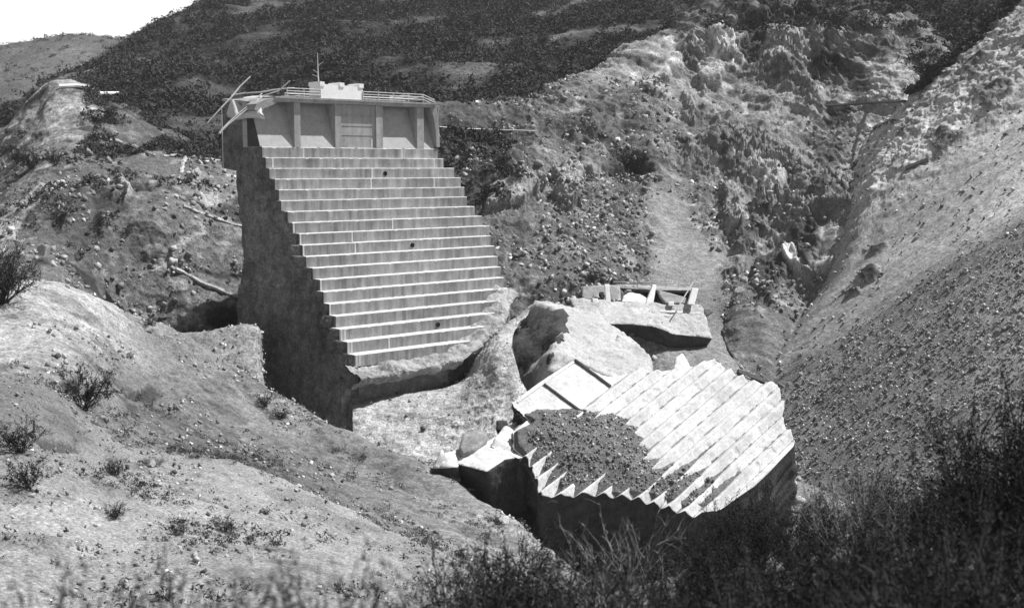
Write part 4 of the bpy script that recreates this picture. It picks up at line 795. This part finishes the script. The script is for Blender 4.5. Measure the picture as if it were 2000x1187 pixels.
beam_on('road_wall', [(118, 170), (150, 170), (174, 171)], LS, .4, 'short white retaining wall on top of the pale scree hill at far left', M['white'], 'wall', h=.5)
beam_on('road_wall', [(198, 186), (232, 184)], ['left_hillside', 'brushy_mountain'], .4, 'short white wall just right of the pale scree hill', M['white'], 'wall', h=.5)

# ------------------------------------------------------------------ loose rock
def ico():
    t = (1 + 5 ** .5) / 2
    v = np.array([(-1, t, 0), (1, t, 0), (-1, -t, 0), (1, -t, 0), (0, -1, t), (0, 1, t), (0, -1, -t), (0, 1, -t), (t, 0, -1), (t, 0, 1), (-t, 0, -1), (-t, 0, 1)], float); v /= np.linalg.norm(v[0])
    f = np.array([(0, 11, 5), (0, 5, 1), (0, 1, 7), (0, 7, 10), (0, 10, 11), (1, 5, 9), (5, 11, 4), (11, 10, 2), (10, 7, 6), (7, 1, 8), (3, 9, 4), (3, 4, 2), (3, 2, 6), (3, 6, 8), (3, 8, 9), (4, 9, 5), (2, 4, 11), (6, 2, 10), (8, 6, 7), (9, 8, 1)])
    return v, f
IV = np.array([(-1, -1, -1), (1, -1, -1), (1, 1, -1), (-1, 1, -1), (-1, -1, 1), (1, -1, 1), (1, 1, 1), (-1, 1, 1)], float) * .62
IF = np.array([(0, 2, 1), (0, 3, 2), (4, 5, 6), (4, 6, 7), (0, 1, 5), (0, 5, 4), (1, 2, 6), (1, 6, 5), (2, 3, 7), (2, 7, 6), (3, 0, 4), (3, 4, 7)])
def rocks_np(C, R, rs):
    n = len(C); V = (IV[None] + rs.uniform(-.42, .42, (n, 8, 3))) * rs.uniform(.45, 1.35, (n, 1, 3))
    q = rs.normal(size=(n, 4)); q /= np.linalg.norm(q, axis=1)[:, None]; w, x, y, z = q.T
    Rm = np.stack([1 - 2 * (y * y + z * z), 2 * (x * y - z * w), 2 * (x * z + y * w), 2 * (x * y + z * w), 1 - 2 * (x * x + z * z), 2 * (y * z - x * w), 2 * (x * z - y * w), 2 * (y * z + x * w), 1 - 2 * (x * x + y * y)], -1).reshape(n, 3, 3)
    V = np.einsum('nij,nkj->nki', Rm, V) * R[:, None, None] + C[:, None]
    Fc = IF[None] + np.arange(n)[:, None, None] * 8
    return V.reshape(-1, 3), Fc.reshape(-1, 3)
def rtone(n, base, rs):
    return np.repeat(base * np.exp(rs.normal(size=n) * .45), 8)
RT = {}
def scatter(sname, n, rmin, rmax, mask, seed, name, label, mat, power=3.):
    rs = np.random.RandomState(seed); s = SHEETS[sname]; w = mask(s['V'], s['S']).astype(float)
    # weight by cell area so the density is even on the ground
    G = s['G']; ar = np.linalg.norm(np.cross(np.gradient(G, axis=0), np.gradient(G, axis=1)), axis=-1).reshape(-1); w = w * ar
    w /= w.sum(); k = rs.choice(len(w), n, p=w); C = s['V'][k] + rs.normal(size=(n, 3)) * .25; C[:, 2] = s['V'][k, 2] + (C[:, 2] - s['V'][k, 2]) * .1
    R = rmin + (rmax - rmin) * rs.uniform(0, 1, n) ** power
    V, Fc = rocks_np(C + s['N'][k] * R[:, None] * .15, R, rs); o = mesh_np(name, V, Fc, M['rocks'], attr=rtone(n, .24 if mat is M['palestone'] else .23, rs)); tag(o, label, 'rocks', kind='stuff'); return o
def box(x0, y0, x1, y1):
    return lambda V, S: (S[:, 0] > x0) & (S[:, 0] < x1) & (S[:, 1] > y0) & (S[:, 1] < y1)
def nochute(b): return lambda V, S: b(V, S) * (1 - .97 * chute(V))
def nm(base, sc, seed, thr):
    return lambda V, S: base(V, S) * smooth(thr, thr + .25, fbm(V, sc, 3, seed))
scatter('landslide_scarp', 16000, .06, .6, nochute(nm(box(880, 150, 1850, 760), 14, 101, -.05)), 1, 'scarp_rubble', 'angular rock rubble strewn over the landslide scarp', M['stone'], 8)
scatter('landslide_scarp', 6000, .07, .55, nochute(box(1050, 340, 1300, 640)), 2, 'fallen_rubble', 'grey rubble field on the scarp left of the pale gravel chute', M['stone'], 7)
def band(V, S):
    return smooth(7.0, 9.0, SHEETS_U['scree_slope']) * ((SHEETS_U['scree_slope'] < 12) & (S[:, 0] > 1400) & (S[:, 0] < 2060))
def band_old(V, S):     # the coarse dark band across the scree
    c = 1187 - (S[:, 0] - 1200) * .95; return (S[:, 0] > 1440) & (S[:, 0] < 2080) & (S[:, 1] > 420 + (2000 - S[:, 0]) * .62) & (S[:, 1] < 1150)
scatter('scree_slope', 32000, .05, .26, nm(band, 14, 103, -.6), 3, 'scree_rubble', 'coarse dark broken stone covering the lower scree slope', M['stone'], 6)
scatter('scree_slope', 3500, .06, .4, box(1450, 200, 2080, 800), 4, 'scattered_stones', 'small stones scattered on the smooth upper scree', M['stone'], 5)
scatter('left_hillside', 5000, .08, .65, nm(box(-100, 300, 560, 800), 10, 105, -.1), 5, 'hillside_rubble', 'loose rocks scattered over the left hillside', M['stone'], 5)
scatter('left_shoulder', 6000, .03, .28, nm(box(-100, 560, 1100, 1200), 9, 107, 0), 6, 'shoulder_stones', 'small stones on the shoulder in front of the standing block', M['palestone'], 5)
scatter('near_slope', 11000, .015, .12, nm(box(-100, 740, 1100, 1200), 5, 108, -.1), 7, 'near_stones', 'small pale stones on the near slope', M['palestone'], 5)
scatter('rock_bank', 900, .06, .4, box(200, 630, 520, 800), 9, 'bank_stones', 'loose stones on the bank beside the standing block', M['palestone'], 6)
scatter('rock_apron', 500, .05, .35, box(700, 620, 1060, 960), 10, 'apron_stones', 'pale broken stones on the rock apron', M['palestone'], 6)
scatter('canyon_floor', 1500, .12, 1.1, box(850, 640, 1600, 1187), 8, 'floor_rubble', 'broken rocks on the canyon floor around the fallen blocks', M['palestone'], 4)
rs = np.random.RandomState(5); k = rs.choice(len(HV), 5000); V, Fc = rocks_np(HV[k] + rs.normal(size=(5000, 3)) * .06, .03 + .18 * rs.uniform(0, 1, 5000) ** 5, rs)
tag(mesh_np('heap_stones', V, Fc, M['rocks'], attr=rtone(5000, .2, rs)), 'broken stones covering the dark gravel heap', 'rocks', kind='stuff')
# single boulders
def boulder(px, py, names, r, label, mat, seed):
    v, n = rest(px, py, names); rs = np.random.RandomState(seed); import bmesh
    bm = bmesh.new(); bmesh.ops.create_icosphere(bm, subdivisions=3, radius=1)
    V = np.array([x.co[:] for x in bm.verts]); Fc = np.array([[q.index for q in f.verts] for f in bm.faces]); bm.free()
    for _ in range(14):
        d = rs.normal(size=3); d /= np.linalg.norm(d); h = rs.uniform(.3, .7); e = V @ d - h; V = V - np.maximum(e, 0)[:, None] * d
    V = V * rs.uniform(.8, 1.4, 3) * r * np.array([1, 1, .75]); V = V * (1 + .12 * fbm(V / r, .5, 4, seed))[:, None]
    o = mesh_np('boulder', V, Fc, mat); o.location = tuple(map(float, v - n * r * .05)); tag(o, label, 'boulder')
boulder(1442, 245, RS, 1.6, 'small grey boulder on the upper scarp', M['stone'], 4)
boulder(1285, 345, RS, 1.5, 'grey boulder beside the top of the gravel chute', M['stone'], 5)
boulder(84, 493, LS, 1.6, 'dark rock on the hillside above the bright bench', M['stone'], 8)
boulder(290, 640, ['left_shoulder', 'left_hillside'], 1.1, 'small dark rock beside the path below the lower edging', M['stone'], 9)
boulder(298, 903, ['near_slope'], .45, 'dark rock set in the crest of the near slope', M['stone'], 10)
boulder(804, 1050, ['left_shoulder', 'near_slope'], .3, 'dark stone in the gully between near slope and shoulder', M['stone'], 11)
boulder(985, 1012, ['left_shoulder'], 1.3, 'pale rock at the lip of the shoulder below the fallen pile', M['palestone'], 12)
boulder(1500, 975, RS, 2.6, 'pale jagged rock right of the lowest corner of stepped block', M['palestone'], 13)
boulder(1535, 930, RS, 1.6, 'pale jagged rock behind the brush below the right corner of stepped block', M['palestone'], 14)

# ------------------------------------------------------------------ brush on the hills
def bushes_np(C, R, nl, ls, rs, squash=.75):
    n = len(C); lob = rs.normal(size=(n, 5, 3)) * .45; lob[..., 2] = np.abs(lob[..., 2]) * .7 + .25
    pick = rs.randint(0, 5, (n, nl)); c = lob[np.arange(n)[:, None], pick]
    d = rs.normal(size=(n, nl, 3)); d /= np.linalg.norm(d, axis=-1, keepdims=True)
    p = c + d * rs.uniform(.3, .55, (n, nl, 1)); p[..., 2] = np.maximum(p[..., 2] * squash, 0.02)
    p = p * R[:, None, None] + C[:, None]
    t = rs.normal(size=(n, nl, 3, 3)) * .55 * (ls * R[:, None, None, None]) + p[:, :, None]
    return t.reshape(-1, 3), np.arange(n * nl * 3).reshape(-1, 3)
def plant(sname, n, rmin, rmax, mask, seed, name, label, nl=60, ls=.33):
    rs = np.random.RandomState(seed); s = SHEETS[sname]; w = mask(s['V'], s['S']).astype(float)
    G = s['G']; ar = np.linalg.norm(np.cross(np.gradient(G, axis=0), np.gradient(G, axis=1)), axis=-1).reshape(-1); w = w * ar; w /= w.sum()
    k = rs.choice(len(w), n, p=w); R = rs.uniform(rmin, rmax, n) ** 1.0
    C = s['V'][k] + rs.normal(size=(n, 3)) * np.array([1, 1, 0]) * .6
    V, Fc = bushes_np(C, R, nl, ls, rs); o = mesh_np(name, V, Fc, M['leaf']); tag(o, label, 'brush', kind='stuff')
def mm(x0, y0, x1, y1, lo, hi):
    return lambda V, S: box(x0, y0, x1, y1)(V, S) * (1 - .93 * smooth(lo, hi, brush_mask(V)))
plant('brushy_mountain', 12500, 1.0, 3.0, mm(-60, -60, 2060, 420, .0, .2), 1, 'mountain_brush', 'dense dark chaparral covering the mountainside behind the dam', 48, .24)
plant('far_hills', 900, 1.2, 2.6, mm(-60, 40, 500, 260, .05, .3), 2, 'far_brush', 'scattered scrub on the far pale hills', 24, .35)
plant('landslide_scarp', 700, .8, 2.0, lambda V, S: box(850, 255, 1010, 420)(V, S) + box(1380, -10, 1800, 60)(V, S) * .8 + .6 * box(1780, 60, 1900, 200)(V, S), 3, 'scarp_brush', 'dark brush clinging to the rim and left foot of the scarp', 60, .3)
plant('landslide_scarp', 900, .8, 2.0, lambda V, S: np.repeat((np.arange(560) < 50)[:, None], 620, 1).reshape(-1) * (S[:, 0] > 1040), 13, 'rim_brush', 'dark brush overhanging the rim of the landslide scarp', 60, .3)
plant('left_hillside', 900, .5, 1.3, lambda V, S: (box(-60, 250, 480, 420)(V, S) + 4 * box(165, 165, 430, 308)(V, S) + .35 * box(-60, 420, 480, 640)(V, S)) * smooth(.02, .2, fbm(V, 12, 4, 133)) + 1e-9, 4, 'hillside_brush', 'low brush patches on the left hillside', 50, .3)
plant('near_slope', 1300, .10, .38, lambda V, S: (smooth(.08, .3, fbm(V, 6, 4, 143)) + .01) * box(-60, 740, 1000, 1200)(V, S), 14, 'dry_tufts', 'small dry tufts dotted over the near slope', 40, .22)
plant('left_shoulder', 1300, .12, .5, lambda V, S: (smooth(.08, .3, fbm(V, 8, 4, 144)) + .01) * box(-60, 700, 1000, 1100)(V, S), 15, 'shoulder_tufts', 'small dry tufts dotted over the shoulder', 40, .22)
plant('scree_slope', 260, .6, 1.6, lambda V, S: box(1780, -40, 2010, 205)(V, S) * (SHEETS_U['scree_slope'] < .25), 5, 'ridge_brush', 'dark scrub along the rim of the right-hand slope', 60, .3)

# ------------------------------------------------------------------ individual shrubs
def blades(P0, D_, Lg, Wd, rs):
    n = len(P0); side = np.cross(D_, rs.normal(size=(n, 3))); side /= np.linalg.norm(side, axis=1)[:, None] + 1e-9
    a = P0 - side * Wd[:, None] / 2; b = P0 + side * Wd[:, None] / 2; c = P0 + D_ * Lg[:, None]
    return np.stack([a, b, c], 1).reshape(-1, 3), np.arange(n * 3).reshape(-1, 3)
def stem_mesh(paths, rad, mat, name, parent):
    V = []; Fc = []; b = 0
    for p, r0 in zip(paths, rad):
        m = len(p)
        for i, q in enumerate(p):
            r = r0 * (1 - .8 * i / (m - 1))
            for j in range(3):
                w = 2.094 * j; V.append((q[0] + r * math.cos(w), q[1] + r * math.sin(w), q[2]))
        for i in range(m - 1):
            for j in range(3):
                A = b + i * 3 + j; B = b + i * 3 + (j + 1) % 3; Fc.append((A, B, B + 3, A + 3))
        b += m * 3
    o = mesh_np(name, np.array(V), np.array(Fc), mat); o.parent = parent; return o
def make_shrub(name, seed, h, spread, nstem, nleaf, leafL, leafW, bare=False, twigm='darktwig'):
    rs = np.random.RandomState(seed); root = empty(name, (0, 0, 0)); paths = []; rad = []
    tips = []
    for s in range(nstem):
        az = rs.uniform(0, 6.283); out = rs.uniform(.15, 1) * spread; hh_ = h * rs.uniform(.6, 1.05) * (1 - .25 * (out / spread) ** 2)
        bend = rs.normal(size=2) * .12 * h; m = 7; t = np.linspace(0, 1, m)
        x = np.cos(az) * out * t ** 1.15 + bend[0] * np.sin(t * 3) ; y = np.sin(az) * out * t ** 1.15 + bend[1] * np.sin(t * 2.6); z = hh_ * t
        wob = np.cumsum(rs.normal(size=(m, 3)) * .025 * h, 0); p = np.stack([x, y, z], 1) + wob * t[:, None]; p[0] = (rs.normal() * .05, rs.normal() * .05, 0)
        paths.append(p); rad.append(.012 * h * rs.uniform(.6, 1.2))
        for b_ in range(7 if bare else 5):
            i = rs.randint(2, m - 1); q0 = p[i]; d = rs.normal(size=3) * .55 + np.array([np.cos(az), np.sin(az), 1.2]) * .6; L = h * rs.uniform(.15, .4); mm_ = 5
            q = q0 + np.outer(np.linspace(0, L, mm_), d / np.linalg.norm(d)) + np.cumsum(rs.normal(size=(mm_, 3)) * .02 * h, 0) * np.linspace(0, 1, mm_)[:, None]
            paths.append(q); rad.append(.006 * h)
            if bare:
                for c_ in range(5):
                    i2 = rs.randint(1, mm_); d2 = d / np.linalg.norm(d) + rs.normal(size=3) * .6; L2 = h * rs.uniform(.06, .17)
                    q2 = q[i2] + np.outer(np.linspace(0, L2, 4), d2 / np.linalg.norm(d2)) + np.cumsum(rs.normal(size=(4, 3)) * .008 * h, 0) * np.linspace(0, 1, 4)[:, None]
                    paths.append(q2); rad.append(.0035 * h)
    stem_mesh(paths, rad, M['twig' if bare else twigm], 'stems', root)
    if nleaf:
        w = np.array([len(p) for p in paths]); k = rs.randint(0, len(paths), nleaf); P0 = np.zeros((nleaf, 3)); Dd = np.zeros((nleaf, 3))
        for i, kk in enumerate(k):
            p = paths[kk]; t = rs.uniform(.25, 1) * (len(p) - 1); j = min(int(t), len(p) - 2); f_ = t - j; P0[i] = p[j] * (1 - f_) + p[j + 1] * f_; Dd[i] = p[j + 1] - p[j]
        Dd /= np.linalg.norm(Dd, axis=1)[:, None] + 1e-9; Dd = Dd * .8 + rs.normal(size=(nleaf, 3)) * .55; Dd /= np.linalg.norm(Dd, axis=1)[:, None]
        P0 += rs.normal(size=(nleaf, 3)) * .02 * h
        V, Fc = blades(P0, Dd, leafL * rs.uniform(.6, 1.4, nleaf), leafW * rs.uniform(.7, 1.4, nleaf), rs)
        o = mesh_np('foliage', V, Fc, M['leaf2']); o.parent = root
    return root
def copy_tree(o):
    r = o.copy(); SC.collection.objects.link(r)
    for ch in o.children:
        c = ch.copy(); SC.collection.objects.link(c); c.parent = r
    return r
protoA = make_shrub('shrub', 1, 1.9, .95, 46, 9000, .055, .016)
protoB = make_shrub('shrub', 2, 1.6, 1.1, 50, 9000, .05, .018)
protoC = make_shrub('bare_shrub', 3, 2.2, 1.0, 16, 500, .03, .015, bare=True)
protoD = make_shrub('small_shrub', 4, 1.0, .7, 26, 2500, .05, .02)
used = set()
def put(proto, px, py_top, d, scale, label, group=None, rz=None, cat='shrub', ground=None):
    """stand a shrub at distance d so that it rises to about py_top; its foot is on the ground"""
    if proto.name in used: o = copy_tree(proto)
    else: o = proto; used.add(proto.name)
    x = (px - CX) / F * d; z = float(hill_z(np.array(x), np.array(d)))
    topz = P(px, py_top, d)[2]; hs = {protoA: 1.9, protoB: 1.6, protoC: 2.2, protoD: 1.0}[proto]
    s = max(.35, (topz - z) / hs) if scale is None else scale
    o.location = (x, d, z - .05); o.rotation_euler = (0, 0, rz if rz is not None else (px * 7.13) % 6.28); o.scale = (s * (.9 + (px % 7) * .04), s * (.9 + (px % 5) * .05), s)
    o['label'] = label; o['category'] = cat
    if group: o['group'] = group
    return o
fg = 'dark shrubs crowding the lower right foreground'
contour = [(1340, 1030), (1400, 1000), (1480, 965), (1560, 985), (1620, 960), (1700, 930), (1780, 945), (1850, 940), (1900, 905), (1950, 850), (2020, 760)]
cxs, cys = zip(*contour)
places = [
 (1372, 22, 'feathery dark shrub directly below the lowest corner of stepped block'), (1432, 24, 'dark shrub right of the lowest corner of stepped block'),
 (1492, 23, 'dark shrub in front of the pale jagged rocks'), (1560, 22, 'dark shrub standing left of the tall bare branching shrub'),
 (1625, 21, 'dark shrub close behind the tall bare branching shrub'), (1725, 20, 'dark shrub right of the tall bare branching shrub'),
 (1785, 19, 'dark shrub rising where the scree meets the right thicket'), (1845, 18, 'tall dark shrub left of the frame-edge shrub'),
 (1905, 17, 'tall dark shrub at the right with its tip against the scree'), (1962, 15, 'tallest dark shrub at the right frame edge'), (2020, 14, 'dark shrub cut by the right edge of the picture')]
for i, (x, d, lab) in enumerate(places):
    put(protoA if i % 2 == 0 else protoB, x, np.interp(x, cxs, cys), d, None, lab, fg)
row2 = [(1330, 1090, 15, 'dark shrub right of the bare pale-twigged shrub'), (1400, 1070, 14, 'dark shrub low in front of the stepped block corner'), (1480, 1060, 14, 'rounded dark shrub in second row below the pale rocks'), (1560, 1050, 13, 'dark shrub in second row under the bare branching shrub'),
        (1645, 1040, 13, 'dark shrub in middle of the right thicket'), (1725, 1030, 12, 'dark shrub in second row near a curved pale twig'), (1800, 1035, 12, 'full dark shrub in second row of right thicket'), (1880, 1020, 11, 'full dark shrub in second row near right edge'), (1960, 985, 10, 'full dark shrub filling the right edge above the corner')]
for i, (x, y, d, lab) in enumerate(row2): put(protoB if i % 2 == 0 else protoA, x, y, d, None, lab, fg)
row3 = [(1290, 1160, 9, 'small blurred shrub at bottom right of the bare pale-twigged shrub'), (1380, 1150, 9, 'near dark shrub at bottom below stepped block corner'), (1470, 1140, 8.5, 'near dark shrub at bottom, left part of the thicket'), (1560, 1135, 8.5, 'near dark shrub at bottom middle of the thicket'), (1650, 1130, 8, 'near dark shrub at bottom right of thicket middle'),
        (1740, 1120, 8, 'near dark shrub at bottom, right part of the thicket'), (1830, 1110, 7.5, 'near dark shrub left of the lower right corner'), (1930, 1080, 7, 'near dark shrub in the lower right corner')]
for i, (x, y, d, lab) in enumerate(row3): put(protoA if i % 2 == 0 else protoB, x, y, d, None, lab, fg)
put(protoC, 1215, 985, 15, None, 'bare pale-twigged shrub rising in front of the shaded front of stepped block', cat='shrub', rz=.4)
put(protoC, 1700, 868, 18, None, 'tall bare branching shrub silhouetted against the scree', cat='shrub', rz=2.0)
put(protoC, 1165, 1075, 12, None, 'small bare shrub at the foot of the pale-twigged one', cat='shrub', rz=3.1)
put(protoC, 880, 1085, 12, None, 'sparse bare shrub left of the small-leaved bush at bottom centre', cat='shrub', rz=1.3)
put(protoA, 985, 1045, 14, None, 'small-leaved bush at bottom centre against the pale shoulder')
put(protoB, 1050, 1065, 13, None, 'small-leaved bush right of the bottom centre one')
put(protoB, 930, 1110, 10, None, 'low leafy bush left of the bottom centre one')
put(protoA, 1110, 1110, 10, None, 'low leafy bush below the dark gap beside stepped block')
blur = [(75, 1135, 4.0, 'blurred near sprig at the bottom left corner'), (165, 1120, 4.2, 'blurred near sprig second from the bottom left corner'), (245, 1085, 4.4, 'tall blurred near sprig at bottom left'), (320, 1140, 3.8, 'low blurred near sprig right of the tall one'),
        (395, 1120, 4.3, 'blurred near sprig left of bottom quarter'), (470, 1145, 4.0, 'low blurred near sprig near bottom quarter'), (555, 1090, 4.4, 'tall blurred near sprig below the gully'), (610, 1120, 4.2, 'blurred near sprig right of the tall gully one'), (715, 1110, 4.5, 'blurred near sprig left of the sparse bare shrub')]
protoE = make_shrub('sprig', 9, 1.5, .42, 14, 2200, .035, .012)
for i, (x, y, d, lab) in enumerate(blur):
    if i == 0: o = protoE
    else: o = copy_tree(protoE)
    xx = (x - CX) / F * d; z = float(hill_z(np.array(xx), np.array(d))); s = (P(x, y - 35, d)[2] - z) / 1.5
    o.location = (xx, d, z - .03); o.rotation_euler = (0, 0, i * 1.7); o.scale = (s * .8, s * .8, s); o['label'] = lab; o['category'] = 'sprig'; o['group'] = 'out-of-focus sprigs along the bottom left'
# single bushes on the slopes
def hill_shrub(px, py, names, h, label, proto=None, cat='bush'):
    v, n = rest(px, py, names); p = proto or protoD
    if p.name in used: o = copy_tree(p)
    else: o = p; used.add(p.name)
    hs = {protoB: 1.6, protoC: 2.2, protoD: 1.0}[p]
    o.location = tuple(map(float, v - np.array([0, 0, .1]))); s = h / hs; o.scale = (s * 1.1, s * 1.1, s); o.rotation_euler = (0, 0, px * .37 % 6.28); o['label'] = label; o['category'] = cat
hill_shrub(8, 590, ['left_shoulder', 'left_hillside'], 5.5, 'large black bush cut by the left edge above the bright bench', protoB)
hill_shrub(170, 790, ['left_shoulder', 'near_slope'], 2.6, 'dark grassy bush on the edge below the bright bench')
hill_shrub(45, 880, ['near_slope'], 1.5, 'dark bush at left edge of the near slope')
hill_shrub(60, 950, ['near_slope'], 1.2, 'low dark bush under the left edge bush')
hill_shrub(228, 925, ['near_slope'], .9, 'small dark bush near top of the near slope')
hill_shrub(225, 1010, ['near_slope'], .7, 'dark tuft in the left middle of the near slope')
hill_shrub(440, 1035, ['near_slope'], .7, 'dark tuft in the middle of the near slope')
hill_shrub(350, 1040, ['near_slope'], .5, 'little dark tuft left of the middle tuft')
hill_shrub(520, 1000, ['near_slope'], .4, 'tiny tuft right of the middle tuft near the gully')
hill_shrub(293, 640, ['left_shoulder', 'left_hillside'], 1.6, 'dark cactus-like bush beside the path left of the block')
hill_shrub(430, 640, LS, 3.0, 'wide dark bush against the foot of the block left side')
hill_shrub(455, 630, LS, 2.4, 'dark bush touching the left side of the standing block')
hill_shrub(120, 430, LS, 2.6, 'dark bush in the rocky patch at far left')
hill_shrub(200, 440, LS, 2.2, 'dark bush right of the far left rocky patch')
hill_shrub(60, 325, LS, 4.0, 'large dark bush on the upper far left slope')
hill_shrub(30, 320, LS, 3.4, 'dark bush left of the large upper one')
hill_shrub(110, 320, LS, 3.2, 'dark bush right of the large upper one')
hill_shrub(520, 790, ['left_shoulder'], 1.8, 'dark low bush on the shoulder at the corner of the standing block')
hill_shrub(545, 815, ['left_shoulder'], 1.4, 'second low bush on the shoulder below the block corner')
hill_shrub(1225, 330, RS, 4.5, 'black bush on the shaded part of the scarp')
hill_shrub(1260, 318, RS, 3.0, 'small black bush right of the black scarp bush')
hill_shrub(1160, 548, RS, 2.2, 'black bush just above the crest fragment')
hill_shrub(1810, 150, RS + ['brushy_mountain'], 6.0, 'dark bush in the notch between scarp and right slope')
for o in (protoA, protoB, protoC, protoD): pass

# pale air between the camera and the far slopes
HD = .00009
if True:
    hv = [(-900, -20, -152), (1100, -20, -152), (1100, 1400, -152), (-900, 1400, -152), (-900, -20, 420), (1100, -20, 420), (1100, 1400, 420), (-900, 1400, 420)]
    mb = MB(); mb.hexa(hv); hm = bpy.data.materials.new('haze'); hm.use_nodes = True; hn = hm.node_tree; hn.nodes.clear()
    pv = hn.nodes.new('ShaderNodeVolumePrincipled'); ho = hn.nodes.new('ShaderNodeOutputMaterial'); hn.links.new(pv.outputs[0], ho.inputs['Volume'])
    pv.inputs['Color'].default_value = (.9, .9, .9, 1); pv.inputs['Density'].default_value = HD
    tag(mb.build('haze', hm), 'thin pale air over the canyon', 'haze', kind='stuff')
